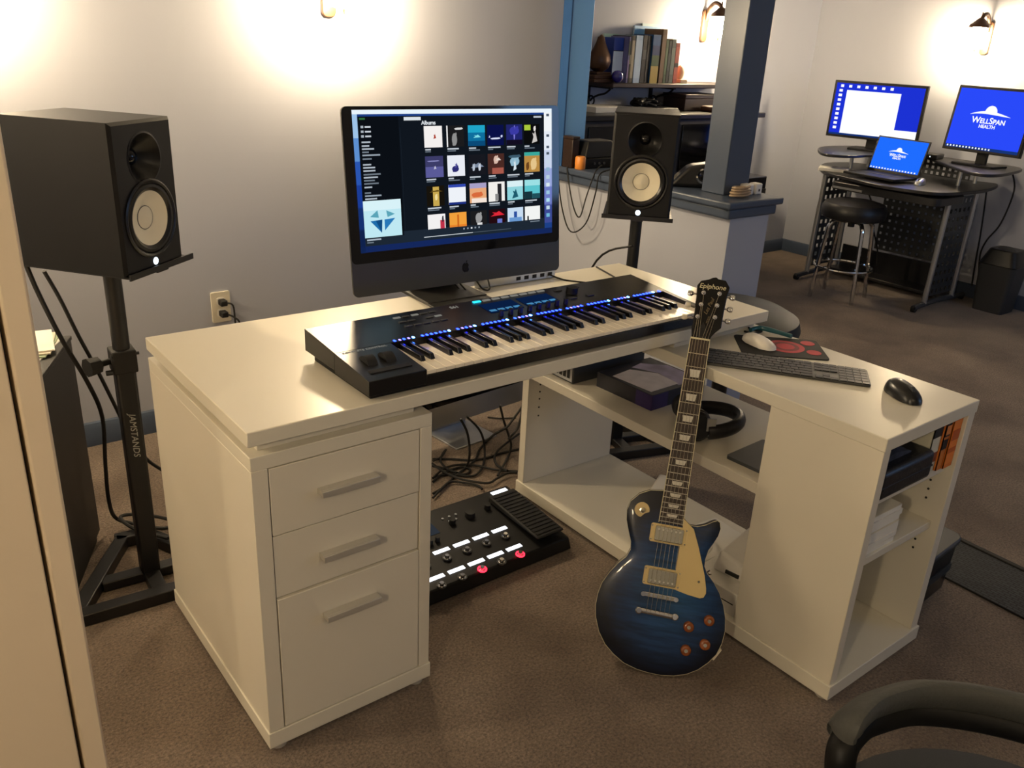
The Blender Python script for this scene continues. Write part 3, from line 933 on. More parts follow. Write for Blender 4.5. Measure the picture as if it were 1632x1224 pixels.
for i, (x, y) in enumerate(POST):
    p = MB().lathe([(.0055, 0), (.0055, .002), (.0035, .003), (.0032, .008), (0, .009)], 14, (x, y, 0)).build('tuner_post', 'chrome', hd, xf=HT)
    s = -1 if i % 2 == 0 else 1
    ex = x + s * (.026 if s < 0 else .030)
    MB().cyl((x, y, -.017), (ex, y, -.018), .0028, n=10).lathe([(.003, -.008), (.0065, -.004), (.0078, .002), (.006, .007), (0, .008)], 12, mi=1, xf=T(ex + s * .004, y, -.018) @ RY(s * PI / 2) , sx=.6).build('tuner_peg', ['chrome', 'ivory_plastic' if i in (2, 4) else 'chrome'], hd, xf=HT)
M('letter_gold', 'cfc6a0', .35)
text('lettering', 'Epiphone', .0175, 'letter_gold', hd, HT @ T(.012, .7735, .0004) @ RZ(.03), shear=.18, bold=.0002)
M('letter_bronze', '7a6a4a', .4)
text('lettering', 'Les Paul', .0135, 'letter_bronze', hd, HT @ T(.010, .722, .0004) @ RZ(1.25), shear=.3)
text('lettering', 'MODEL', .006, 'letter_bronze', hd, HT @ T(.012, .688, .0004) @ RZ(1.35))
MB().prism([(-.010, .642), (.012, .642), (.014, .658), (.002, .680), (-.010, .658)], 0, .0022).build('truss_cover', 'black_satin', hd, xf=HT)
# hardware on the body
PG = [(.030, .191), (.057, .171), (.076, .128), (.100, .064), (.108, .034), (.1095, .022), (.105, .011), (.096, .008), (.066, .011), (.037, .017), (.029, .069)]
pgd = MB().prism(PG, -.004, -.0015).build('pickguard', 'cream_plastic', gt, xf=GX, bevel=.0007)
MB().cyl((.088, .047, -.0015), (.088, .047, 0), .003, n=10).build('screw', 'nickel', pgd, xf=GX)
for y0, tilt in ((.147, .0), (.041, .0)):
    r = MB().prism(rrect(.090, .046, .005, 3, -.001, y0), -.010, -.001).build('pickup_ring', 'cream_plastic', gt, xf=GX, bevel=.001)
    MB().prism(rrect(.070, .037, .004, 3, 0, y0), -.006, .0045).build('pickup_cover', 'nickel', r, xf=GX, bevel=.002)
    for k in range(6):
        MB().cyl((-.026 + k * .0104, y0 + (.010 if y0 > .1 else -.010), .004), (-.026 + k * .0104, y0 + (.010 if y0 > .1 else -.010), .0056), .0026, n=10).build('pole_screw', 'steel', r, xf=GX)
    for sx in (-.0425, .0405):
        for sy in (-.017, .017):
            MB().cyl((sx, y0 + sy, -.001), (sx, y0 + sy, .0006), .002, n=8).build('ring_screw', 'nickel', r, xf=GX)
br = MB().prism(rrect(.088, .011, .005, 4, .000, -.004), -.004, .009).build('bridge', 'chrome', gt, xf=GX, bevel=.0015)
for k in range(6):
    MB().box(-.0285 + k * .0114, -.0225 + k * .0114, -.008, -.001, .009, .0115).build('saddle', 'nickel', br, xf=GX)
for x in (-.040, .040):
    MB().cyl((x, -.004, -.008), (x, -.004, .011), .0058, n=14).build('bridge_post', 'chrome', br, xf=GX)
tl = MB().tube([(-.050, -.045, .004), (.050, -.047, .004)], .0075, 12, smooth=1, flat=.8).build('tailpiece', 'chrome', gt, xf=GX)
for x in (-.044, .044):
    MB().lathe([(.0085, -.01), (.0085, .010), (.006, .012), (0, .012)], 16, (x, -.046, 0)).build('tailpiece_stud', 'chrome', tl, xf=GX)
for (x, y) in ((.081, -.065), (.127, -.041), (.083, -.122), (.126, -.100)):
    kn = MB().lathe([(.0135, -.012), (.0128, .002), (.011, .0045), (.0075, .005), (0, .005)], 22, (x, y, 0)).build('knob', 'gold_knob', gt, xf=GX, ang=.9)
    MB().cyl((x, y, .005), (x, y, .0056), .0045, n=14).build('knob_cap', 'nickel', kn, xf=GX)
swp = MB().lathe([(.0195, -.012), (.0195, -.009), (.0175, -.0075), (.006, -.0075)], 28, (-.073, .195, 0)).build('switch_plate', 'cream_plastic', gt, xf=GX)
MB().lathe([(.007, -.0075), (.007, -.004), (.003, -.0035), (.003, .004), (.0046, .008), (.0042, .016), (0, .019)], 14, (-.073, .195, 0), mi=0).build('toggle_switch', 'nickel', swp, xf=GX)
MB().cyl((.104, .064, -.03), (.116, .071, -.03), .004, .007, 12).build('strap_button', 'chrome', gt, xf=GX)
MB().box(.160, .166, -.122, -.09, -.055, -.022, xf=T(.003, 0, 0)).build('jack_plate', 'ivory_plastic', gt, xf=GX @ T(.158, -.12, 0) @ RZ(-.5) @ T(-.163, .105, 0))
for k in range(6):
    x0, x1 = -.026 + k * .0108, -.0175 + k * .0070
    px, py = POST[[4, 2, 0, 1, 3, 5][k]]
    hz = lambda yy: -.003 - (yy - .636) * .14 + .006
    MB().tube([(x0, -.046, .010), (x0, -.004, .0125), (x1, NUT, .0030), (px, py, hz(py))], .00055 - .00004 * k, 5, smooth=1).build('string', 'nickel', gt, xf=GX)

# ================================================================ helpers: picture direction -> point on a known plane
CM = cam.matrix_world.to_3x3()
CC = cam.matrix_world.translation.copy()
def UP(u, v, ax, val):
    d = CM @ Vector(((u - 816) / 1368.257, -(v - 612) / 1368.257, -1))
    return CC + d * ((val - CC[ax]) / d[ax])
UX = lambda u, v, x: UP(u, v, 0, x)
UY = lambda u, v, y: UP(u, v, 1, y)
UZ = lambda u, v, z: UP(u, v, 2, z)

# ================================================================ things on the desk return
RT = .7004
mp = thing('mouse_pad', 'black mouse pad with red circle print on the desk return', 'mouse pad', (1.428, -.112, RT), math.radians(-42.7))
MB().prism(rrect(.225, .158, .012), 0, .003).build('mat', 'rubber', mp)
for x, y, r, c in ((.015, .005, .050, 'red_print'), (.015, .005, .036, 'dark_red_print'), (.015, .005, .024, 'red_print'), (.082, .045, .019, 'red_print'), (.082, -.03, .019, 'red_print'), (-.07, .03, .014, 'dark_red_print')):
    MB().lathe([(r, .003), (r, .0032 + .0002 * (.06 - r) / .02), (0, .0032 + .0002 * (.06 - r) / .02)], 32, (x, y, 0)).build('print', c, mp)
def mouse(name, label, loc, rz, l, w, h, mat, split):
    t = thing(name, label, 'mouse', loc, rz)
    v, f = [], []
    N, K = 20, 6
    for k in range(K + 1):
        a = k / K * PI / 2
        for i in range(N):
            b_ = 2 * PI * i / N
            x = w / 2 * math.cos(b_) * (abs(math.cos(b_)) ** -.25 if abs(math.cos(b_)) > .2 else 1.3) * .82 * math.cos(a) ** .6 if k < K else 0
            y = l / 2 * math.sin(b_) * math.cos(a) ** .6 if k < K else 0
            v.append((x, y, .002 + h * math.sin(a) * (1 - .25 * (y / (l / 2)))))
    for k in range(K):
        f += [(k * N + i, k * N + (i + 1) % N, (k + 1) * N + (i + 1) % N, (k + 1) * N + i) for i in range(N)]
    f.append(tuple(reversed(range(N))))
    MB().add(v, f).build('shell', mat, t, ang=1.4)
    MB().prism(rrect(w * .7, l * .7, w * .2), 0, .004).build('base', 'silver' if mat == 'white_plastic' else 'rubber', t)
    if split:
        MB().cyl((-.004, l * .22, h * .86), (.004, l * .22, h * .86), .009, n=16).build('scroll_wheel', 'dark_grey', t)
    return t
mouse('white_mouse', 'white computer mouse on the red and black mouse pad', (1.388, -.072, RT + .0032), math.radians(170), .113, .068, .021, 'white_plastic', False)
mouse('black_mouse', 'black computer mouse at the near end of the desk return', (1.392, -.482, RT), math.radians(155), .112, .072, .032, 'black_satin', True)
ck = thing('computer_keyboard', 'slim grey and black computer keyboard with number pad on the desk return', 'keyboard', (1.300, -.207, RT), math.radians(-53.8))
MB().prism(rrect(.4187, .1149, .008), 0, .006, xf=T(0, 0, .0)).build('frame', 'space_grey', ck, bevel=.001)
kc = MB()
for r in range(6):
    y = .0465 - r * .0186
    xs, x = [], -.2035
    n_ = [14, 14, 14, 13, 12, 7][r]
    tot = .2790
    wds = {0: [1] * 14, 1: [1] * 13 + [1.5], 2: [1.5] + [1] * 12 + [1], 3: [1.75] + [1] * 11 + [1.75], 4: [2.25] + [1] * 10 + [2.25], 5: [1, 1, 1, 1.25, 6, 1.25, 1, 1.5]}[r]
    u_ = tot / sum(wds)
    for w_ in wds:
        kc.box(x + .001, x + w_ * u_ - .001, y - .0078, y + .0078, .006, .0078)
        x += w_ * u_
    for c in range(3):
        if r in (0, 1, 2) or (r == 4 and c == 1) or r == 5:
            kc.box(.081 + c * .0186, .081 + c * .0186 + .0168, y - .0078, y + .0078, .006, .0078)
    for c in range(4):
        kc.box(.1385 + c * .0172, .1385 + c * .0172 + .0154, y - .0078, y + .0078, .006, .0078)
ko = kc.build('keycaps', 'key_black', ck)
ko['kind'] = 'stuff'
tag(MB().tube([UZ(1196, 526, RT + .008), UZ(1215, 523, RT + .01), UZ(1262, 536, RT + .008)], [.006, .007, .006], 10).build('teal_pen', 'teal'), 'dark teal pen lying along the back edge of the mouse pad', 'pen')
tag(MB().tube([UZ(1166, 512, RT + .012), UZ(1185, 518, RT + .006), UZ(1200, 526, RT + .005), UZ(1214, 528, RT + .004), UZ(1200, 531, RT + .005), UZ(1186, 528, RT + .005)], .0028, 6).build('charging_cable', 'rubber'),
    'thin black cable beside the guitar headstock on the desk return', 'cable')

# hub and cables behind the big computer
hb = thing('usb_hub', 'silver port hub standing behind the large computer', 'hub', (1.03, .575, .76), -.02)
MB().box(-.115, .17, -.012, .012, .0, .03).build('case', 'silver', hb, bevel=.003)
for k in range(5):
    MB().box(.02 + k * .03, .036 + k * .03, -.0126, -.0116, .009, .02).build('port', 'rubber', hb)
for k, pts in enumerate(([(.84, .62, .80), (.852, .57, .766), (.86, .545, .764), (.858, .60, .79)],
                         [(.91, .62, .83), (.905, .56, .785), (.912, .535, .767), (.935, .54, .772), (.96, .62, .83)],
                         [(1.17, .56, .775), (1.20, .52, .763), (1.24, .46, .763), (1.30, .36, .763), (1.34, .40, .763), (1.40, .59, .763)])):
    tag(MB().tube(pts, .0026, 6).build('computer_cable', 'rubber'),
        ['short black cable hanging behind the chin of the large computer', 'looped black cable under the large computer', 'black cable running from the silver hub across the desk'][k], 'cable')

# ================================================================ things inside the return
SZ = .460
bx = thing('product_box', 'dark purple printed product box on the open shelf of the desk', 'box', (1.352, .262, SZ), .03)
MB().box(-.118, .118, -.112, .112, 0, .048).build('carton', 'dark_card', bx, bevel=.001)
MB().box(-.119, -.05, -.113, -.1115, .001, .047).box(-.1195, -.118, -.112, -.05, .001, .047).build('purple_band', 'purple_card', bx)
M('print_lilac', 'a59cba', .5, var=.35, vscale=18)
M('print_white', 'e8e2e6', .5, var=.1, vscale=25)
MB().prism([(-.105, .06), (-.10, -.09), (.02, -.09), (.03, .0), (-.02, .07)], .048, .0486).build('cover_print', 'print_white', bx)
MB().prism([(.01, -.10), (.11, -.10), (.11, .03), (.05, .09), (.0, .08), (.035, .0)], .048, .0485).build('cover_print', 'print_lilac', bx)

b2 = thing('router_box', 'grey electronics unit with a black vent grid at the far end of the shelf', 'electronics', (1.33, .492, SZ), 0)
MB().box(-.155, .155, -.075, .075, 0, .10).build('case', 'dark_grey', b2, bevel=.004)
MB().box(-.1555, -.154, -.07, .07, .006, .094).build('front_plate', 'silver', b2)
for k in range(5):
    MB().box(-.1565, -.1552, -.06 + k * .018, -.048 + k * .018, .015, .085).build('vent', 'rubber', b2)
hp = thing('headphones', 'black over-ear headphones lying on the open shelf of the desk', 'headphones', (1.285, -.03, SZ), -2.2)
arc = [(.082 * math.cos(a), .098 * math.sin(a) - .02, .030 + .012 * math.sin(a)) for a in [PI * (-.02 + 1.04 * k / 14) for k in range(15)]]
MB().tube(arc, .0155, 12, smooth=2, flat=1.3).build('headband', 'black_vinyl', hp)
for s in (-1, 1):
    c = MB().lathe([(.0, -.016), (.034, -.016), (.040, -.008), (.040, .006), (.034, .014), (0, .014)], 26, xf=T(s * .07, -.055, .042) @ RY(s * PI / 2 * .86)).build('ear_cup', 'black_satin', hp)
    MB().lathe([(.02, 0), (.037, 0), (.040, .008), (.036, .018), (.022, .018), (.02, 0)], 26, caps=False, xf=T(s * .052, -.055, .043) @ RY(-s * PI / 2 * .86)).build('ear_cushion', 'black_vinyl', c)
    MB().box(-.003, .003, -.012, .012, -.02, .03, xf=T(s * .083, -.022, .04)).build('yoke', 'silver', c)
tag(MB().prism(rrect(.165, .12, .008), 0, .009).build('tablet', 'dark_grey'), 'grey tablet lying at the near end of the open shelf', 'tablet', loc=(1.27, -.225, SZ), rz=.05)
BZ = .052
ps = thing('power_adapter', 'white power strip with two sockets on the bottom board behind the guitar neck', 'power strip', UZ(1052, 790, BZ), 0.5)
MB().box(-.09, .09, -.03, .03, 0, .035).build('case', 'white_plastic', ps, bevel=.008)
for x in (-.06, -.035):
    MB().box(x - .004, x + .004, -.031, -.0295, .012, .024).build('socket', 'rubber', ps)
for k, (x, y, w_, d_, h_, rz, mt, lb, ct) in enumerate((
        (1.32, -.21, .34, .15, .070, .06, 'paper', 'thick stack of white paper on the bottom board behind the guitar', 'paper stack'),
        (1.30, -.04, .30, .16, .045, -.08, 'paper', 'low white carton on the bottom board between the paper stack and the power strip', 'box'))):
    o = thing(['paper_stack', 'white_carton'][k], lb, ct, (x, y, BZ), rz)
    MB().box(-w_ / 2, w_ / 2, -d_ / 2, d_ / 2, 0, h_).build('sheets' if k == 0 else 'carton', mt, o, bevel=.003)
    MB().box(-w_ / 2 - .0006, -w_ / 2, -d_ / 2 + .01, d_ / 2 - .01, h_ * .48, h_ * .52).box(-w_ / 2 + .02, w_ / 2 - .02, -d_ / 2 - .0006, -d_ / 2, h_ * .48, h_ * .52).build('seam', 'rubber', o)
o = thing('white_router', 'white plastic device tilted on top of the paper stack behind the guitar', 'device', (1.30, -.22, BZ + .070), .15)
MB().hexa([(-.10, -.06, 0), (.10, -.06, 0), (.10, .06, 0), (-.10, .06, 0)], [(-.09, -.05, .04), (.09, -.05, .055), (.09, .05, .075), (-.09, .05, .06)]).build('case', 'white_plastic', o, bevel=.008)
MB().box(-.1005, -.094, -.02, .02, .008, .018).build('port', 'rubber', o)
tag(MB().tube([(1.19, -.06, BZ + .053), (1.24, -.02, BZ + .055), (1.32, -.05, BZ + .058), (1.28, -.10, BZ + .06), (1.20, -.10, BZ + .055), (1.19, -.03, BZ + .053), (1.30, .0, BZ + .058)], .004, 7).build('white_cable', 'white_plastic'),
    'coiled white cord on the low white carton', 'cable')

# near bookcase compartments
def book(name, label, x, y0, z, th, d, h, col, group, lean=0.0, cat='book', pages=True, spine=None):
    key = 'cover_' + col
    if key not in MATS:
        M(key, col, .5, var=.06, vscale=20)
    t = thing(name, label, cat, (x, y0, z), 0, group)
    L = RY(lean)
    t.matrix_world = T(x, y0, z) @ L
    MB().box(0, .002, 0, d, 0, h).box(th - .002, th, 0, d, 0, h).box(0, th, 0, .002, 0, h).build('cover', key, t)
    MB().box(.0022, th - .0022, .003, d - .004, .003, h - .003).build('pages', 'paper', t)
    if spine:
        for i_, (a, b_, c) in enumerate(spine):
            k2 = 'cover_' + c
            if k2 not in MATS:
                M(k2, c, .5)
            MB().box(.001 + .001 * i_, th - .001 - .001 * i_, -.0006 * (i_ + 1), .0, h * a, h * b_).build('spine_label', k2, t)
    return t
GN = 'books in the near compartment of the desk return'
zc = .533
book('thick_book', 'wide orange book standing at the right of the near compartment', 1.466, -.582, zc, .040, .22, .133, 'd8742a', GN, spine=((.08, .94, 'e07f30'), (.30, .40, 'b8551a'), (.55, .75, 'b8551a')))
book('narrow_book', 'narrow orange book with black spine lettering left of the wide orange book', 1.440, -.578, zc, .025, .22, .130, 'd07a34', GN, spine=((.42, .62, '1a1512'), (.68, .95, '1a1512'), (.72, .9, 'd88a4c')))
book('white_book', 'white book with a brown mark left of the orange books', 1.399, -.572, zc, .040, .20, .128, 'd6d2c0', GN, spine=((.2, .4, '8a4a2c'), (.72, .95, '1c1c1c')))
book('green_book', 'pale green book lying upright behind the black zip case', 1.30, -.365, zc, .085, .035, .128, '93a486', GN, spine=((.6, .95, '6f8a5a'),))
book('dark_book', 'black book behind the left half of the black zip case', 1.225, -.365, zc, .06, .035, .125, '141418', GN)
book('pale_book', 'pale grey book at the left inside the near compartment', 1.172, -.365, zc, .048, .035, .122, 'a09a90', GN)
cs = thing('black_case', 'soft black zip case lying in the near compartment', 'case', (1.27, -.47, zc), 0)
MB().box(-.098, .126, -.118, .10, 0, .072).build('body', 'black_vinyl', cs, bevel=.012, seg=3)
MB().tube([(-.098, -.116, .034), (.122, -.116, .034)], .003, 6, smooth=1).build('zip', 'rubber', cs)
M('bluish_cloth', '2c3040', .7, bump=.6, bscale=30, var=.5, vscale=30)
cl = MB()
random.seed(5)
N = 12
v = [(-.085 + .14 * i / N + random.uniform(-.004, .004), -.07 + .10 * j / N, .004 + random.uniform(0, .022) * math.sin(PI * i / N) * math.sin(PI * j / N) + .012 * math.sin(PI * i / N)) for j in range(N + 1) for i in range(N + 1)]
f = [(j * (N + 1) + i, j * (N + 1) + i + 1, (j + 1) * (N + 1) + i + 1, (j + 1) * (N + 1) + i) for j in range(N) for i in range(N)]
k0 = len(v)
v += [(x, y, 0) for x, y, z in v]
f += [tuple(k0 + q for q in reversed(ff)) for ff in f]
rim = [i for i in range(N + 1)] + [j * (N + 1) + N for j in range(1, N + 1)] + [N * (N + 1) + i for i in range(N - 1, -1, -1)] + [j * (N + 1) for j in range(N - 1, 0, -1)]
f += [(rim[i], rim[(i + 1) % len(rim)], k0 + rim[(i + 1) % len(rim)], k0 + rim[i]) for i in range(len(rim))]
cl.add(v, f)
tag(cl.build('crumpled_cloth', 'bluish_cloth'), 'crumpled dark bluish cloth on the black zip case', 'cloth', loc=(1.275, -.49, zc + .0725))
for k in range(7):
    h_ = .0135
    o = thing('paper_folder', ['bottom', 'second from bottom', 'third from bottom', 'middle', 'third from top', 'second from top', 'topmost'][k] + ' white folder in the stack on the lower shelf of the return', 'folder', (1.255 + .003 * (k % 3), -.455 - .002 * (k % 2), .371 + k * .0145), .01 * ((k * 5) % 3 - 1), 'white folders stacked in the return')
    MB().box(-.084, .084, -.11, .11, 0, h_ - .0015).build('sheets', 'paper', o)
    MB().box(-.0845, .0845, -.1105, .11, h_ - .0015, h_).build('cover', 'white_plastic' if k % 3 else 'ivory_plastic', o)
    if k in (2, 5):
        MB().box(.084, .09, -.10, -.088, .002, h_ - .003).build('clip', 'rubber', o)

# ================================================================ second computer and cables on the floor behind the desk
i2 = thing('floor_computer', 'silver all-in-one computer with black screen standing on the carpet behind the desk', 'computer', (1.24, 1.07, 0), .09)
TJ = T(0, 0, .075) @ RX(-.05)
MB().prism(rrect(.65, .45, .014, 5), 0, .008, xf=TJ @ T(0, 0, .225) @ RX(PI / 2) @ T(0, 0, -.008)).build('housing', 'silver', i2)
MB().prism(rrect(.648, .368, .012, 5), 0, .001, xf=TJ @ T(0, 0, .082 + .184) @ RX(PI / 2)).build('screen', 'black_gloss', i2)
MB().box(-.10, .10, -.075, .12, 0, .007).hexa([(-.09, .10, .006), (.09, .10, .006), (.09, .115, .006), (-.09, .115, .006)], [(-.08, .03, .22), (.08, .03, .22), (.08, .045, .22), (-.08, .045, .22)]).build('stand', 'silver', i2, bevel=.002)
zf = lambda a, b_: (640 + a / 5.1, 560 + b_ / 5.1)
FL = [[(250, 875), (400, 875), (560, 885), (700, 865), (800, 830), (955, 795)],
      [(255, 1030), (350, 950), (480, 920), (620, 930), (780, 965), (945, 975)],
      [(250, 910), (330, 970), (430, 1020), (540, 1050), (700, 1070), (780, 1030), (860, 990), (940, 985)],
      [(255, 1155), (330, 1110), (420, 1030), (500, 960), (600, 880), (640, 790), (760, 670), (850, 620)],
      [(255, 1190), (330, 1110), (400, 1060), (520, 1068), (620, 1090), (655, 1120)],
      [(955, 670), (860, 740), (780, 810), (755, 870), (780, 930), (860, 970)],
      [(250, 930), (380, 960), (500, 1000), (560, 965), (480, 940), (330, 1000), (255, 1060)],
      [(255, 890), (320, 860), (360, 800), (330, 840), (320, 900), (380, 960), (450, 985)]]
LBL = ['farthest straight black cable across the carpet under the desk', 'black cable curving in an arch across the carpet under the desk', 'black cable with a sharp bend lying nearest the shelf return',
       'black cable rising diagonally across the tangle under the desk', 'black cable bowed in front of the cable tangle by the floor unit', 'black cable looping out beside the end panel of the shelf return',
       'black cable folded back on itself in the tangle under the desk', 'black cable coiled below the silver computer foot']
for k, pts in enumerate(FL):
    tag(MB().tube([UZ(*zf(a, b_), .0055 + .005 * ((i * 3 + k) % 3)) for i, (a, b_) in enumerate(pts)], .0042, 7).build('floor_cable', 'rubber'), LBL[k], 'cable', 'cables under the desk')
HG = [[((480, 550), .30), ((530, 650), .22), ((550, 760), .12), ((550, 860), .04), ((530, 930), .012), ((470, 990), .006)],
      [((530, 530), .30), ((620, 620), .24), ((660, 700), .16), ((675, 800), .08), ((670, 900), .03), ((630, 980), .008), ((560, 1015), .006), ((400, 1000), .006), ((260, 1020), .006)],
      [((800, 440), .33), ((830, 560), .25), ((870, 680), .16), ((890, 760), .10), ((870, 850), .05), ((820, 940), .012), ((780, 1010), .006)],
      [((1130, 225), .60), ((1085, 320), .50), ((980, 450), .38), ((900, 560), .26), ((850, 620), .16), ((760, 670), .05), ((690, 730), .01)],
      [((1015, 250), .60), ((1016, 330), .50), ((985, 430), .38), ((968, 540), .26), ((940, 630), .14), ((890, 690), .03), ((870, 710), .01)]]
HL = ['left of two black cables hanging from the dark floor screen', 'long black cable hanging from the dark floor screen into the tangle', 'black cable hanging at the right of the dark floor screen', 'black cable with a plug hanging diagonally from the desktop', 'black cable with a plug hanging by the end panel of the return']
for k, pts in enumerate(HG):
    P3 = [UZ(*zf(*a), z) if z < .02 else UY(*zf(*a), (.78, .90, .84, .73, .67)[k]) for a, z in pts]
    P3 = [p_ if p_.z > .006 else UZ(*zf(*a), .0065) for p_, (a, z) in zip(P3, pts)]
    t = thing('hanging_cable', HL[k], 'cable', P3[-1], 0, 'cables under the desk')
    off = Vector(P3[-1])
    MB().tube([Vector(p) - off for p in P3], .0042, 7).build('cord', 'rubber', t)
    if k >= 3:
        MB().tube([Vector(P3[0]) - off + (Vector(P3[1]) - Vector(P3[0])) * .35, Vector(P3[1]) - off], .010, 10, smooth=1).build('plug', 'rubber', t)
tag(MB().tube([UZ(*zf(700, 535), .006), UZ(*zf(800, 545), .006), UZ(*zf(930, 540), .006)], .003, 6).build('floor_cable', 'rubber'), 'short black cable on the carpet beyond the silver computer', 'cable', 'cables under the desk')

# ================================================================ left corner: outlet, cabinet, cables
ol = thing('wall_outlet', 'ivory wall outlet with two black plugs above the white desk', 'outlet', (.565, YW, .445), 0)
MB().prism(rrect(.072, .118, .006), 0, .006, xf=RX(PI / 2)).build('plate', 'ivory_plastic', ol, bevel=.001)
for z in (.022, -.022):
    MB().prism(rrect(.034, .03, .01), .006, .0075, xf=T(0, 0, z) @ RX(PI / 2)).build('receptacle', 'white_plastic', ol)
for k, z in enumerate((.022, -.022)):
    pl = thing('power_plug', ['upper black plug in the ivory wall outlet', 'lower black plug in the ivory wall outlet'][k], 'plug', (.565, YW - .0075, .445 + z), 0, 'plugs in the wall outlet')
    MB().box(-.012, .014, -.035, 0, -.011, .011).build('head', 'rubber', pl, bevel=.004)
    MB().tube([(.01, -.03, 0), (.03, -.042, -.01), (.034 + .014 * k, -.04 - .012 * k, -.06 - z), (.034 + .02 * k, -.035 - .012 * k, -.16 - z), (.05 + .03 * k, -.03 - .015 * k, -.3 - z), (.06 + .05 * k, -.05 - .02 * k, -.435 - z)], .0035, 6).build('cord', 'rubber', pl)
cb = thing('black_cabinet', 'black low cabinet half hidden by the door frame', 'cabinet', (-.072, 1.066, 0), math.atan2(-.909, -.418) + PI)
# local +x runs from the rear corner (origin) backwards; the visible face is y = 0
cbm = MB().box(-.35, 0, .0, .42, .03, .625)
cbm.build('body', 'black_wood', cb, bevel=.003)
MB().box(-.34, -.01, .01, .41, 0, .03).build('plinth', 'black_wood', cb)
MB().box(-.352, .002, -.002, .422, .625, .637).build('top', 'black_wood', cb, bevel=.002)
for k, (x, y, a, m_, lb) in enumerate(((-.10, .13, .1, 'paper', 'white printed sheets on top of the black cabinet'), (-.26, .31, -.1, 'paper', 'second pile of white sheets on the black cabinet nearer the door frame'))):
    o = thing('paper_pile', lb, 'papers', cb.matrix_basis @ Vector((x, y, .637)), cb.rotation_euler.z + a)
    for q in range(4):
        MB().box(-.085, .085, -.11, .11, q * .004, q * .004 + .003, xf=RZ(.12 * (q - 1.5))).build('sheet', ['paper', 'cover_93a486', 'ivory_plastic', 'paper'][q], o)
def pxpath(pts, mode):
    return [UY(u, v, y) if z is None else UZ(u, v, z) for (u, v, y, z) in pts]
tag(MB().tube(pxpath([(40, 418, .84, None), (60, 465, .82, None), (98, 540, .80, None), (140, 610, .84, None), (163, 665, .90, None), (168, 740, .95, None), (173, 795, .98, None), (184, 825, 0, .042), (215, 835, 0, .042), (262, 842, 0, .042), (275, 830, 0, .042), (225, 820, 0, .043), (192, 824, 0, .052), (215, 843, 0, .044), (268, 858, 0, .043)], 0), .0055, 8).build('speaker_cable', 'rubber'),
    'black cable hanging from the left speaker and coiled on the carpet', 'cable')
tag(MB().tube(pxpath([(70, 432, .98, None), (95, 475, 1.0, None), (125, 535, 1.02, None), (155, 590, 1.03, None), (180, 640, 1.03, None), (205, 690, 1.04, None), (232, 730, 1.05, None), (262, 752, 1.06, None), (285, 770, 1.06, None)], 0), .005, 8).build('speaker_cable', 'rubber'),
    'black cable passing behind the left speaker stand towards the desk', 'cable')
tag(MB().tube([UZ(1008, 392, .80), (1.64, .84, .70), (1.60, .94, .4), (1.58, 1.02, .01), (1.66, 1.12, .006)], .004, 6).build('speaker_cable', 'rubber'), 'black cable hanging below the right speaker', 'cable')

# ================================================================ office chair, near right corner
oc = thing('office_chair', 'dark grey office chair with curved padded armrests in the near corner', 'chair', (.46, -1.21, 0), -.593)
MB().lathe([(0, .44), (.22, .44), (.258, .455), (.268, .48), (.25, .508), (.18, .52), (0, .517)], 40).build('seat', 'grey_fabric', oc)
ocm = (T(.46, -1.21, 0) @ RZ(-.593)).inverted()
armc = [ocm @ UZ(u, v, .60) for u, v in ((1348, 1158), (1372, 1134), (1400, 1120), (1457, 1107), (1535, 1112), (1632, 1132), (1720, 1162))]
armc.append(armc[-1] + Vector((.06, -.05, -.01)))
for s in (1, -1):
    path = [(p_.x, s * p_.y, p_.z) for p_ in armc]
    ld = [(path[0][0] + .05, path[0][1] - s * .045, .44), (path[0][0] + .012, path[0][1] - s * .012, .50), (path[0][0] + .003, path[0][1], .555)]
    a = MB().tube(ld + [(x, y, z - .030) for x, y, z in path[1:]], .021, 12).build('arm_frame', 'black_plastic', oc)
    MB().tube([(path[0][0] - .004, path[0][1] - s * .006, path[0][2] - .010)] + path, [.018, .028, .034, .038] + [.040] * 26, 16, flat=.45).build('arm_pad', 'grey_leather', a)
MB().hexa([(.25, -.2, .52), (.29, -.2, .52), (.29, .2, .52), (.25, .2, .52)], [(.32, -.18, .95), (.37, -.18, .95), (.37, .18, .95), (.32, .18, .95)]).build('backrest', 'grey_fabric', oc, bevel=.018, seg=3)
MB().cyl((0, 0, .08), (0, 0, .41), .028).build('gas_column', 'black_satin', oc)
for k in range(5):
    a = 2 * PI * k / 5 + .3
    lg = MB().tube([(0, 0, .10), (.15 * math.cos(a), .15 * math.sin(a), .085), (.28 * math.cos(a), .28 * math.sin(a), .062)], .017, 8).build('leg', 'black_satin', oc)
    MB().cyl((.28 * math.cos(a) - .014 * math.sin(a), .28 * math.sin(a) + .014 * math.cos(a), .027), (.28 * math.cos(a) + .014 * math.sin(a), .28 * math.sin(a) - .014 * math.cos(a), .027), .027, n=16).build('caster', 'rubber', lg)

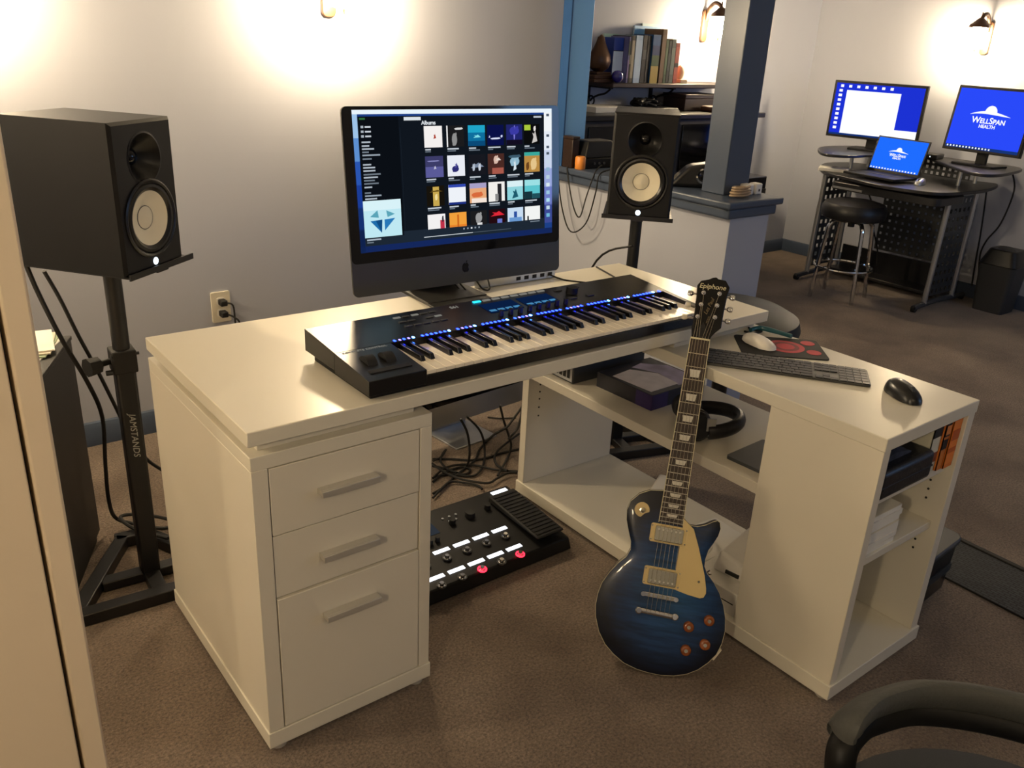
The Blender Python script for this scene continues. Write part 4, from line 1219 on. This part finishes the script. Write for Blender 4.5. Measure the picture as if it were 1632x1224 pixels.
# ================================================================ round chair, case and mat to the right of the desk
rc = thing('round_stool', 'grey round-seated stool behind the desk corner', 'stool', (2.045, .525, 0), 0)
MB().lathe([(0, .435), (.225, .435), (.25, .45), (.258, .49), (.248, .525), (.20, .55), (0, .557)], 48).build('seat', 'grey_vinyl', rc)
MB().lathe([(.20, .415), (.246, .415), (.250, .425), (.246, .438), (.20, .438)], 48, caps=False).build('rim', 'silver', rc)
MB().cyl((0, 0, .06), (0, 0, .42), .03).build('column', 'black_satin', rc)
for k in range(5):
    a = 2 * PI * k / 5 + .5
    MB().tube([(.0, 0, .07), (.13 * math.cos(a), .13 * math.sin(a), .02)], .02, 8, smooth=1).build('leg', 'black_satin', rc)
bc = thing('black_bin', 'low black box with a grey band on the carpet right of the desk return', 'box', (1.752, -.432, 0), .06)
MB().hexa(*[[(x * k, y * k, z) for x, y in rrect(.26, .18, .03)] for k, z in ((.93, 0), (1.0, .15))]).build('body', 'black_satin', bc)
MB().prism(rrect(.262, .182, .031), .062, .085).build('band', 'grey_vinyl', bc)
MB().prism(rrect(.272, .192, .034), .15, .168).build('lid', 'dark_grey', bc, bevel=.004)
def tread():
    m = M('mat_tread', '26292b', .8)
    nt = m.node_tree
    b = nt.nodes['Principled BSDF']
    tc = nt.nodes.new('ShaderNodeTexCoord')
    br_ = nt.nodes.new('ShaderNodeTexBrick')
    br_.inputs['Scale'].default_value = 22
    br_.inputs['Mortar Size'].default_value = .035
    br_.inputs['Color1'].default_value = (*lin('34383a'), 1)
    br_.inputs['Color2'].default_value = (*lin('2a2d2f'), 1)
    br_.inputs['Mortar'].default_value = (*lin('141516'), 1)
    mp_ = nt.nodes.new('ShaderNodeMapping')
    mp_.inputs['Rotation'].default_value = (0, 0, PI / 2)
    nt.links.new(tc.outputs['Object'], mp_.inputs[0])
    nt.links.new(mp_.outputs[0], br_.inputs['Vector'])
    nt.links.new(br_.outputs['Color'], b.inputs['Base Color'])
    bp = nt.nodes.new('ShaderNodeBump')
    bp.inputs['Strength'].default_value = .8
    bp.inputs['Distance'].default_value = .004
    bp.invert = True
    nt.links.new(br_.outputs['Fac'], bp.inputs['Height'])
    nt.links.new(bp.outputs[0], b.inputs['Normal'])
tread()
mt = thing('floor_mat', 'dark ribbed rubber floor mat on the carpet right of the desk', 'mat', (2.01, -.80, 0), -.03)
MB().box(-.115, .135, -.7, .5, 0, .006).build('tread', 'mat_tread', mt)
MB().box(.125, .143, -.7, .5, .0, .011).build('edge_strip', 'rubber', mt, bevel=.003)

# ================================================================ alcove beyond the half wall: shelf, books, ornaments
SHZ = 1.222
sf = thing('wall_shelf', 'dark wooden wall shelf on two scrolled iron brackets behind the half wall', 'shelf', (3.6, YF, SHZ), 0)
MB().box(-.55, .56, -.24, -.002, -.024, 0).build('board', 'dark_wood', sf, bevel=.004)
for x in (-.52, .0):
    br_ = MB().box(x - .011, x + .011, -.014, -.002, -.14, -.024).box(x - .011, x + .011, -.20, -.002, -.034, -.024).build('bracket', 'iron', sf)
    MB().tube([(x, -.19, -.034), (x, -.15, -.06), (x, -.09, -.075), (x, -.045, -.095), (x, -.03, -.11)], .006, 8).tube(
        [(x, -.035 + .028 * math.cos(a), -.108 + .026 * math.sin(a)) for a in [2 * PI * k / 14 for k in range(14)]], .005, 7, smooth=1, closed=True).build('scroll', 'iron', br_)
zb = lambda a, b_, y: UY(880 + a / 6.277, b_ / 6.277, y)
GB2 = 'books on the wall shelf'
BK = [  # left, right, top (picture), cover colour, spine bands, label, distance from wall
    (592, 690, 375, '24409a', ((.0, .70, 'c8d8ec'), (.70, .72, '101830')), 'blue and white book standing behind the blue glass ball', .11),
    (697, 745, 362, '6a6a9c', ((.1, .5, '8a7cb0'), (.6, .9, '5a6a58')), 'violet-grey book beside the blue and white book', .15),
    (748, 770, 355, '20201e', ((.4, .6, '8a8270'),), 'slim black book with a tan spine mark', .15),
    (772, 803, 355, '5c5648', ((.1, .9, 'a89c84'),), 'tan-spined book between two black books', .15),
    (808, 876, 352, 'b8d2ec', ((.1, .9, 'c6dcf2'),), 'pale blue book in the middle of the shelf row', .15),
    (880, 922, 350, '121214', ((.5, .7, '3a3a3a'),), 'left of two wide black books on the wall shelf', .15),
    (925, 962, 355, '16140f', ((.3, .8, '2e2a20'),), 'right of two wide black books on the wall shelf', .15),
    (964, 1052, 345, '2a5a92', ((.0, .36, 'b09a4a'), (.36, .58, '3c5a34'), (.58, .78, '1c3c6c')), 'tall book with a blue, green and yellow landscape spine', .16),
    (1066, 1108, 290, '6e5236', ((.1, .9, '7a5e40'),), 'tall brown book at the right of the landscape book', .15),
    (1110, 1136, 395, '4a5e40', ((.2, .8, '58704c'),), 'thin green book beside the tall brown book', .14),
    (1138, 1166, 405, '1c2420', ((.3, .7, '34403a'),), 'thin dark book between the green and grey books', .14),
    (1168, 1208, 390, '5a625a', ((.2, .8, '707a70'),), 'grey-green book near the right end of the row', .14),
    (1210, 1250, 428, 'b05040', ((.1, .9, 'c4604c'), (.4, .5, '3a2018')), 'coral red book closing the right end of the row', .14)]
PX = -9
for a, b_, tp_, col, sp, lb, dd in BK:
    yy = YF - .035 - dd
    xa, xb = zb(a, 760, yy).x, zb(b_, 760, yy).x
    xa = max(xa, PX + .0008)
    xb = max(xb, xa + .012)
    PX = xb
    h_ = zb((a + b_) / 2, tp_, yy).z - SHZ
    book('shelf_book', lb, xa, yy, SHZ, xb - xa, dd, h_, col, GB2, spine=sp)
for a, b_, tp_, col, lb in ((510, 700, 338, 'a6c8c0', 'large pale green book behind the blue and white book'), (805, 1062, 262, '5a90c4', 'large blue picture book showing above the row of books'), (880, 1055, 236, '9ab4c0', 'pale grey-blue book rising behind the blue picture book')):
    k_ = [510, 805, 880].index(a)
    yy = YF - .033 + .0 + k_ * .0
    yy = YF - (.030, .030, .014)[k_]
    xa, xb = zb(a, 500, yy).x, zb(b_, 500, yy).x
    h_ = zb((a + b_) / 2, tp_, yy).z - SHZ
    t = thing('picture_book', lb, 'book', ((xa + xb) / 2, yy, SHZ), 0, GB2)
    M('cover_' + col + '_p', col, .4)
    MB().box(-(xb - xa) / 2, (xb - xa) / 2, 0, .002, 0, h_).box(-(xb - xa) / 2, (xb - xa) / 2, .010, .012, 0, h_).build('cover', 'cover_' + col + '_p', t)
    MB().box(-(xb - xa) / 2 + .003, (xb - xa) / 2 - .003, .002, .010, .003, h_ - .003).build('pages', 'paper', t)
p = zb(512, 775, YF - .12)
vz = thing('bronze_bookend', 'dark bronze pear-shaped bookend on a stepped plinth at the left shelf end', 'bookend', (p.x - .05, YF - .13, SHZ), 0)
MB().box(-.085, .075, -.06, .06, 0, .018).box(-.07, .065, -.05, .05, .018, .04).box(-.055, .055, -.045, .045, .04, .055).build('plinth', 'bronze', vz, bevel=.003)
MB().lathe([(.03, .055), (.062, .075), (.075, .11), (.066, .145), (.045, .18), (.03, .21), (.022, .235), (0, .25)], 28, sy=.7).build('figure', 'bronze', vz)
p = zb(660, 712, YF - .215)
tag(MB().ball((0, 0, 0), .034, 28, 16).build('glass_ball', 'blue_ball'), 'shiny dark blue glass ball at the shelf edge', 'ball', loc=(p.x, YF - .213, SHZ + .034))
p = zb(1272, 780, YF - .12)
be = thing('pale_bookend', 'pale stone bookend at the right end of the books', 'bookend', (p.x, YF - .12, SHZ), 0)
M('pale_stone', 'b8a890', .6)
MB().box(-.03, .03, -.04, .04, 0, .022).build('plinth', 'pale_stone', be, bevel=.003)
MB().lathe([(.012, .022), (.022, .035), (.028, .06), (.02, .09), (.006, .102), (0, .103)], 20).build('figure', 'pale_stone', be)

# black upright cabinet below the shelf
PT = 1.07
pn = thing('upright_cabinet', 'black upright cabinet standing below the wall shelf', 'cabinet', (3.46, YF, 0), 0)
MB().box(-.80, .72, -.40, -.02, .05, PT - .03).build('body', 'black_wood', pn, bevel=.004)
MB().box(-.83, .75, -.43, -.015, PT - .03, PT).build('top', 'black_satin', pn, bevel=.005)
MB().box(-.78, .70, -.55, -.40, .62, .70).build('ledge', 'black_satin', pn, bevel=.006)
for x in (-.80, .66):
    MB().box(x, x + .06, -.54, -.40, .0, .62).build('leg_panel', 'black_wood', pn)
for x in (-.72, .02):
    MB().box(x, x + .66, -.409, -.40, .74, PT - .06).build('front_panel', 'black_gloss', pn, bevel=.003)
MB().box(-.79, .71, -.38, -.03, 0, .05).build('plinth', 'black_wood', pn)
E('led_blue', '7cc8ff', 2.5)
p = UY(927, 208, YF - .411)
MB().box(-.012, .012, -.002, 0, -.016, .016).build('indicator_light', 'led_blue', pn).location = (p.x - 3.46, -.411, p.z)
cz = lambda u, v: UZ(u, v, PT)
p = cz(968, 166)
tag(MB().box(-.14, .10, -.10, .08, 0, .03).build('white_folder', 'paper', bevel=.002), 'white flat box on the black upright cabinet', 'box', loc=(3.02, YF - .19, PT), rz=.03)
tag(MB().box(-.17, .17, -.10, .10, 0, .022).build('grey_laptop', 'dark_grey', bevel=.004), 'closed dark grey laptop under the cable tangle on the upright cabinet', 'laptop', loc=(3.36, YF - .21, PT), rz=-.02)
random.seed(11)
tag(MB().tube([(3.34 + .11 * math.cos(k * 1.9) * random.uniform(.5, 1), YF - .2 + .07 * math.sin(k * 2.3), PT + .03 + .012 * (k % 4)) for k in range(22)], .007, 7, smooth=5).build('cable_tangle', 'rubber'), 'tangle of black cables on the upright cabinet under the shelf', 'cable')
bb = thing('brown_box', 'dark brown wooden box at the right end of the upright cabinet', 'box', (3.80, YF - .17, PT), 0)
MB().box(-.16, .16, -.09, .09, 0, .07).build('body', 'dark_wood', bb, bevel=.003)
MB().box(-.165, .165, -.095, .095, .07, .095).build('lid', 'dark_wood', bb, bevel=.004)
MB().box(-.15, .16, -.05, .05, 0, .035).build('tmp', 'brown_leather', bevel=.015, seg=3).name = 'leather_pouch'
tag(bpy.data.objects['leather_pouch'], 'brown leather pouch before the wooden box on the upright cabinet', 'pouch', loc=(3.90, YF - .33, PT))

# ================================================================ things on the half wall cap
CZ = .897
bm_ = thing('tape_unit', 'black desk unit with a sloped top on the half wall cap', 'device', (2.295, 1.605, CZ), 0)
MB().box(-.088, .12, -.05, .06, 0, .045).build('base', 'black_plastic', bm_, bevel=.004)
MB().hexa([(-.085, -.048, .045), (.117, -.048, .045), (.117, .058, .045), (-.085, .058, .045)], [(-.06, -.035, .12), (.085, -.035, .12), (.085, .05, .12), (-.06, .05, .12)]).build('hood', 'black_plastic', bm_, bevel=.006)
for k in range(3):
    MB().cyl((-.03 + .03 * k, -.05, .022), (-.03 + .03 * k, -.054, .022), .006, n=12).build('button', 'dark_grey', bm_)
ph = thing('desk_phone', 'grey keypad phone behind the black desk unit', 'phone', (2.39, 1.42, CZ), -.1)
MB().hexa([(-.04, -.09, 0), (.045, -.09, 0), (.045, .09, 0), (-.04, .09, 0)], [(-.035, -.085, .03), (.04, -.085, .06), (.04, .085, .06), (-.035, .085, .03)]).build('case', 'black_plastic', ph, bevel=.004)
MB().tube([(.02, -.08, .075), (.02, -.04, .085), (.02, .04, .085), (.02, .08, .075)], .016, 10).build('handset', 'dark_grey', ph)
wb = thing('wooden_block', 'small dark wooden box against the blue-lit post at the corner', 'box', (2.182, 1.63, CZ), 0)
MB().box(-.02, .02, -.033, .033, 0, .125).build('body', 'dark_wood', wb, bevel=.003)
MB().box(-.021, .022, -.035, .035, .125, .138).build('lid', 'dark_wood', wb, bevel=.003)
M('amber', 'd8883a', .4)
o = tag(MB().lathe([(.0, 0), (.022, 0), (.024, .004), (.024, .05), (.02, .056), (0, .056)], 20).build('amber_jar', 'amber'), 'orange jar at the wall end of the half wall cap', 'jar', loc=(2.187, 1.565, CZ))
fp = thing('speaker_pod', 'black curved pod with a silver ring on the half wall cap by the column', 'device', (2.325, 1.03, CZ), -.75)
MB().hexa([(-.10, -.06, 0), (.10, -.06, 0), (.10, .06, 0), (-.10, .06, 0)], [(-.02, -.05, .085), (.09, -.05, .105), (.09, .05, .105), (-.02, .05, .085)]).build('case', 'black_satin', fp, bevel=.018, seg=4)
MB().lathe([(.026, 0), (.032, 0), (.032, .004), (.026, .006), (.022, .002)], 28, caps=False, xf=T(.045, -.0545, .05) @ RX(PI / 2)).build('ring', 'chrome', fp)
MB().lathe([(.0, .0), (.022, -.001), (.022, .001), (0, .005)], 24, xf=T(.045, -.0545, .05) @ RX(PI / 2)).build('dial', 'black_gloss', fp)
o = thing('loose_papers', 'crumpled papers beside the black pod on the half wall cap', 'papers', (2.335, 1.225, CZ), .3)
for k in range(3):
    MB().hexa([(-.07, -.06, .004 * k), (.07, -.06, .004 * k), (.07, .06, .004 * k), (-.07, .06, .004 * k)], [(-.065, -.055, .045 + .012 * k), (.07, -.06, .012 + .006 * k), (.068, .06, .03 + .01 * k), (-.06, .05, .06 + .012 * k)], xf=RZ(.3 * k)).build('sheet', ['paper', 'ivory_plastic', 'paper'][k], o)
M('beige_cord', 'a08a70', .6)
tag(MB().tube([(2.30 + .055 * math.cos(k * 1.45) * (1 - .015 * k), .752 + .028 * math.sin(k * 1.45), CZ + .006 + .0022 * k) for k in range(18)], .0045, 7, smooth=5).build('cord_bundle', 'beige_cord'), 'bundled beige cord on the end of the half wall cap', 'cable')
for k, (x, lb) in enumerate(((2.385, 'left of two small white adapter cubes on the half wall cap'), (2.440, 'right of two small white adapter cubes on the half wall cap'))):
    o = thing('power_cube', lb, 'power adapter', (x, .79, CZ), .05 * k, 'white adapter cubes')
    MB().box(-.021, .021, -.02, .02, 0, .043).build('case', 'white_plastic', o, bevel=.005)
    MB().box(-.005, .005, -.0208, -.0196, .012, .022).build('socket', 'dark_grey', o)
for k, pts in enumerate(([(2.22, 1.46, CZ + .03), (2.165, 1.44, CZ + .004), (2.135, 1.45, .80), (2.13, 1.48, .70), (2.14, 1.54, .74), (2.15, 1.60, .86), (2.165, 1.62, CZ + .008), (2.20, 1.57, CZ + .03)],
                         [(2.23, 1.40, CZ + .02), (2.155, 1.40, CZ + .002), (2.14, 1.40, .82), (2.135, 1.44, .68), (2.14, 1.54, .62), (2.15, 1.62, .70), (2.15, 1.67, .85)])):
    tag(MB().tube(pts, .0032, 6).build('wall_cable', 'rubber'), ['black cable loop hanging over the half wall by the orange jar', 'longer black cable loop hanging down the half wall'][k], 'cable')

# ================================================================ computer workstation at the right wall
M('desk_black', '1c1c1f', .35, bump=.04, bscale=300)
wd = thing('computer_desk', 'black two-tier computer desk with perforated metal sides by the right wall', 'desk', (4.90, 1.45, 0), 0)
WX, WY = 4.90, 1.45
def smooth_poly(pts, k=5):
    P_ = [Vector((x, y, 0)) for x, y in pts]
    m_ = len(P_)
    out = []
    for i in range(m_):
        a, b_, c, d = P_[i - 1], P_[i], P_[(i + 1) % m_], P_[(i + 2) % m_]
        for q in range(k):
            t = q / k
            v = .5 * ((2 * b_) + (c - a) * t + (2 * a - 5 * b_ + 4 * c - d) * t * t + (3 * b_ - a - 3 * c + d) * t ** 3)
            out.append((v.x, v.y))
    return out
ZU, ZL = .850, .735
edge = lambda pp, z: [(q.x, q.y) for q in (UZ(u, v, z) for u, v in pp)]
up = smooth_poly(edge([(1304, 238), (1312, 244), (1338, 247), (1374, 247), (1425, 243), (1472, 248), (1497, 257), (1522, 266), (1552, 275), (1582, 278), (1610, 275), (1627, 267)], ZU) + [(5.21, 1.2), (5.21, 1.6), (5.20, 1.95), (5.0, 2.05), (4.8, 2.05)], 4)
lo = smooth_poly(edge([(1307, 266), (1316, 274), (1345, 281), (1400, 294), (1450, 302), (1500, 307), (1545, 305), (1575, 301), (1590, 293)], ZL) + [(5.20, 1.2), (5.20, 1.7), (5.18, 2.0), (4.95, 2.08)], 4)
loc_ = lambda pp: [(x - WX, y - WY) for x, y in pp]
MB().prism(loc_(up), ZU - .018, ZU).build('monitor_shelf', 'desk_black', wd, bevel=.004)
MB().prism(loc_(lo), ZL - .02, ZL).build('worktop', 'desk_black', wd, bevel=.004)
MB().prism(rrect(.34, .70, .05, 4, -.31, -.10), ZL - .080, ZL - .035).build('keyboard_tray', 'desk_black', wd, bevel=.003)
MB().box(-.485, -.481, .02, .22, ZL - .072, ZL - .060).build('tray_rail', 'silver', wd)
def perforated(nx, nz, w, h, hole, th):
    """lattice plate in the xz plane"""
    m = MB()
    cx, cz_ = w / nx, h / nz
    for i in range(nx + 1):
        g = (cx - hole) / 2
        xa, xb = max(0, i * cx - g), min(w, i * cx + g)
        m.box(xa, xb, -th / 2, th / 2, 0, h)
    for j in range(nz + 1):
        g = (cz_ - hole) / 2
        za, zb_ = max(0, j * cz_ - g), min(h, j * cz_ + g)
        m.box(0, w, -th / 2 + .0002, th / 2 - .0002, za, zb_)
    return m
for y in (1.90, 1.06):
    yl = y - WY
    MB().tube([(-.24, yl, .03), (-.22, yl, ZL - .02)], .016, 10, smooth=1).build('leg_tube', 'silver', wd)
    MB().tube([(.10, yl, .03), (.10, yl, ZL - .02)], .016, 10, smooth=1).build('leg_tube', 'silver', wd)
    perforated(5, 11, .27, .60, .026, .004).build('perforated_side', 'perforated', wd, xf=T(-.2, yl, .08))
    ft = MB().tube([(-.36, yl, .028), (-.1, yl, .04), (.26, yl, .028)], .017, 8).build('foot_bar', 'dark_grey', wd)
    for x in (-.35, .24):
        MB().cyl((x, yl - .012, .02), (x, yl + .012, .02), .02, n=14).build('caster', 'rubber', ft)
    for x in (-.05, .16):
        MB().tube([(x, yl * .86, ZL), (x, yl * .86, ZU - .018)], .012, 8, smooth=1).build('shelf_post', 'silver', wd)
perforated(13, 9, .60, .40, .016, .003).build('modesty_panel', 'perforated', wd, xf=T(.12, .20, .22) @ RZ(-PI / 2))
perforated(16, 3, .60, .10, .018, .003).build('upper_panel', 'perforated', wd, xf=T(.16, .30, ZL + .01) @ RZ(-PI / 2))
MB().box(-.02, .14, -.38, .44, .035, .055).build('lower_shelf', 'desk_black', wd, bevel=.003)
MB().box(.135, .15, -.38, .44, .055, .20).build('kick_panel', 'desk_black', wd)

E('screen_blue', '2b4cff', .95)
E('screen_blue_deep', '1d33d8', .95)
E('screen_azure', '1f6dff', 1.0)
E('screen_white', 'f6f8ff', 1.1)
E('screen_bar', '1a3a80', .8)
def logo(parent, xf, s, mat='screen_white'):
    """sun half-disc over a sweeping brush stroke, with the firm's two lines of lettering"""
    sun = [(.0 + .30 * math.cos(a), .20 + .32 * math.sin(a)) for a in [PI * k / 16 for k in range(17)]]
    arcp = [(-1 + 2.0 * k / 20, .06 + .20 * math.sin(PI * (k / 20) ** .85)) for k in range(21)]
    arcl = [(x, y - .13 * math.sin(PI * k / 20) - .01) for k, (x, y) in enumerate(arcp)]
    m = MB()
    m.prism([(s * x, s * y) for x, y in sun], 0, .0006, xf=xf)
    m.prism([(s * x, s * y) for x, y in arcp] + [(s * x, s * y) for x, y in reversed(arcl)], 0, .0008, xf=xf)
    m.build('logo', mat, parent)
    text('lettering', 'WellSpan', .40 * s, mat, parent, xf @ T(0, -.19 * s, .0003), bold=.008 * s, small=True)
    text('lettering', 'HEALTH', .22 * s, mat, parent, xf @ T(0, -.46 * s, .0003), bold=.006 * s)
def monitor(label, loc, rz, w, h, zb_, tilt, kind, base):
    t = thing('office_monitor', label, 'monitor', loc, rz, 'office monitors at the right wall')
    D = T(0, 0, zb_ - loc[2]) @ RX(tilt)
    MB().box(-w / 2, w / 2, .0, .03, 0, h).hexa([(-w * .4, .03, h * .12), (w * .4, .03, h * .12), (w * .4, .03, h * .9), (-w * .4, .03, h * .9)], [(-w * .22, .055, h * .25), (w * .22, .055, h * .25), (w * .22, .055, h * .75), (-w * .22, .055, h * .75)]).build('housing', 'black_plastic', t, xf=D, bevel=.003)
    bz = .016
    S_ = D @ T(0, -.0006, h / 2) @ RX(PI / 2)
    W2, H2 = w / 2 - bz, h / 2 - bz
    q = lambda x0, y0, x1, y1, z: [(x0, y0, z), (x1, y0, z), (x1, y1, z), (x0, y1, z)]
    m = MB()
    m.quad(q(-W2, -H2, W2, H2, 0), 0, S_)
    if kind == 'doc':
        m.quad(q(-W2 * .74, -H2 * .98, W2 * .50, H2 * .74, .0004), 1, S_)
        m.quad(q(W2 * .50, -H2 * .98, W2, -H2 * .62, .0004), 1, S_)
        m.quad(q(-W2, -H2, W2 * .45, -H2 * .93, .0008), 2, S_)
        for k in range(9):
            m.quad(q(-W2 * .92, H2 * (.66 - .18 * k), -W2 * .84, H2 * (.76 - .18 * k), .0006), 1, S_)
        for k in range(7):
            m.quad(q(-W2 * .9 + k * W2 * .19, H2 * .84, -W2 * .83 + k * W2 * .19, H2 * .94, .0006), 1, S_)
    else:
        m.quad(q(-W2, -H2, W2, -H2 * .9, .0004), 2, S_)
        for k in range(14):
            m.quad(q(-W2 * .95 + k * W2 * .09, -H2 * .975, -W2 * .91 + k * W2 * .09, -H2 * .92, .0008), 1, S_)
    sc = m.build('screen', ['screen_blue_deep' if kind == 'doc' else 'screen_blue', 'screen_white', 'screen_bar'], t, smooth=False)
    if kind != 'doc':
        logo(sc, S_ @ T(0, .02, .001), w * .255)
    MB().box(-.03, .03, .035, .06, .008, zb_ - loc[2] + h * .4).build('neck', 'black_plastic', t)
    MB().prism(rrect(base, .17, .01, 3, 0, .03), 0, .012).build('base', 'black_plastic', t, bevel=.002)
monitor('wide office monitor showing a white document window', (4.955, 1.80, ZU), -1.3378, .590, .3567, .917, -.0116, 'doc', .24)
monitor('squarer office monitor showing a blue logo wallpaper at the photo edge', (4.955, 1.085, ZU), -1.66, .48, .375, .925, -.11, 'logo', .26)
lp = thing('laptop', 'open black laptop showing a blue logo wallpaper on the computer desk', 'laptop', (4.70, 1.462, ZL + .012), -1.665)
MB().prism(rrect(.36, .235, .01, 3, 0, -.1175), .002, .016).build('base', 'black_plastic', lp, bevel=.002)
MB().box(-.155, .155, -.125, -.015, .016, .0168).build('keys', 'rubber', lp)
LD = T(0, .002, .014) @ RX(-.26)
MB().box(-.18, .18, 0, .007, 0, .218).build('lid', 'black_plastic', lp, xf=LD, bevel=.002)
LS = LD @ T(0, -.0006, .113) @ RX(PI / 2)
m = MB().quad([(-.170, -.095, 0), (.170, -.095, 0), (.170, .097, 0), (-.170, .097, 0)], 0, LS)
for k in range(16):
    m.quad([(-.165 + k * .0205, -.092, .0004), (-.155 + k * .0205, -.092, .0004), (-.155 + k * .0205, -.084, .0004), (-.165 + k * .0205, -.084, .0004)], 1, LS)
sc = m.build('screen', ['screen_azure', 'screen_white'], lp, smooth=False)
logo(sc, LS @ T(-.005, .012, .0006), .068)
mouse('office_mouse', 'silver and black mouse on the worktop beside the laptop', (4.62, 1.23, ZL), math.radians(100), .11, .065, .034, 'silver', True)
tag(MB().box(-.055, .055, -.09, .09, 0, .022).build('white_notepad', 'paper', bevel=.003), 'white notepad at the left front edge of the computer desk', 'notepad', loc=(4.60, 1.80, ZL), rz=.5)
dk = thing('docking_station', 'small black docking box between the two office monitors', 'device', (5.03, 1.44, ZU), .1)
MB().box(-.06, .06, -.09, .09, 0, .03).build('case', 'black_satin', dk, bevel=.005)
MB().cyl((-.061, -.05, .015), (-.0625, -.05, .015), .003, n=8).build('light', 'led_white', dk)
# bar stool
bs = thing('bar_stool', 'round black bar stool with chrome legs before the computer desk', 'stool', (4.42, 1.50, 0), .25)
MB().lathe([(0, .50), (.165, .50), (.185, .51), (.192, .535), (.19, .57), (.175, .595), (.12, .61), (0, .615)], 40).build('seat', 'black_vinyl', bs)
for k in range(4):
    a = PI / 4 + k * PI / 2
    c, s = math.cos(a), math.sin(a)
    MB().tube([(.03 * c, .03 * s, .485), (.10 * c, .10 * s, .49), (.135 * c, .135 * s, .465), (.15 * c, .15 * s, .40), (.185 * c, .185 * s, .0)], .0125, 10, smooth=4).build('leg', 'chrome', bs)
MB().tube([(.172 * math.cos(a), .172 * math.sin(a), .20) for a in [2 * PI * k / 32 for k in range(32)]], .009, 8, smooth=1, closed=True).build('foot_ring', 'chrome', bs)
MB().cyl((0, 0, .45), (0, 0, .50), .02).build('swivel', 'rubber', bs)
# bin
bn = thing('waste_bin', 'dark grey swing-lid waste bin at the right of the computer desk', 'bin', (5.08, .83, 0), 0)
MB().hexa([(x * .82, y * .82, 0) for x, y in rrect(.22, .22, .03)], [(x, y, .30) for x, y in rrect(.22, .22, .035)]).build('body', 'brown_bin', bn)
MB().hexa([(x * 1.04, y * 1.04, .29) for x, y in rrect(.22, .22, .035)], [(x * .74, y * .74, .385) for x, y in rrect(.22, .22, .05)]).build('lid', 'black_satin', bn, bevel=.006)
MB().lathe([(.0, .0), (.06, .0), (.066, .003), (.06, .008), (0, .012)], 28, xf=T(-.035, 0, .368) @ RY(-.55), sx=.8).build('flap', 'dark_grey', bn)
# cables at the workstation
for k, pts in enumerate(([(5.10, .93, ZU - .02), (5.12, .90, .72), (5.13, .93, .52), (5.14, .99, .40), (5.17, 1.02, .30), (5.18, 1.0, .15), (5.19, 1.0, .05)],
                         [(5.10, 1.05, ZL - .026), (5.12, 1.04, .55), (5.13, 1.03, .40), (5.13, 1.02, .25), (5.14, 1.01, .1)],
                         [(5.00, 1.20, ZL - .03), (5.06, 1.22, .55), (5.08, 1.20, .42), (5.10, 1.14, .33), (5.12, 1.12, .30)],
                         [(4.75, 1.63, ZL - .10), (4.86, 1.62, .50), (4.93, 1.63, .36), (4.98, 1.60, .22), (4.99, 1.58, .07)])):
    tag(MB().tube(pts, .005, 7).build('workstation_cable', 'rubber'), ['black cable looping from the rounded end of the monitor shelf', 'straight black cable behind the right desk leg', 'short black cable loop in front of the perforated panel', 'black cable hanging from the tray behind the bar stool'][k], 'cable')
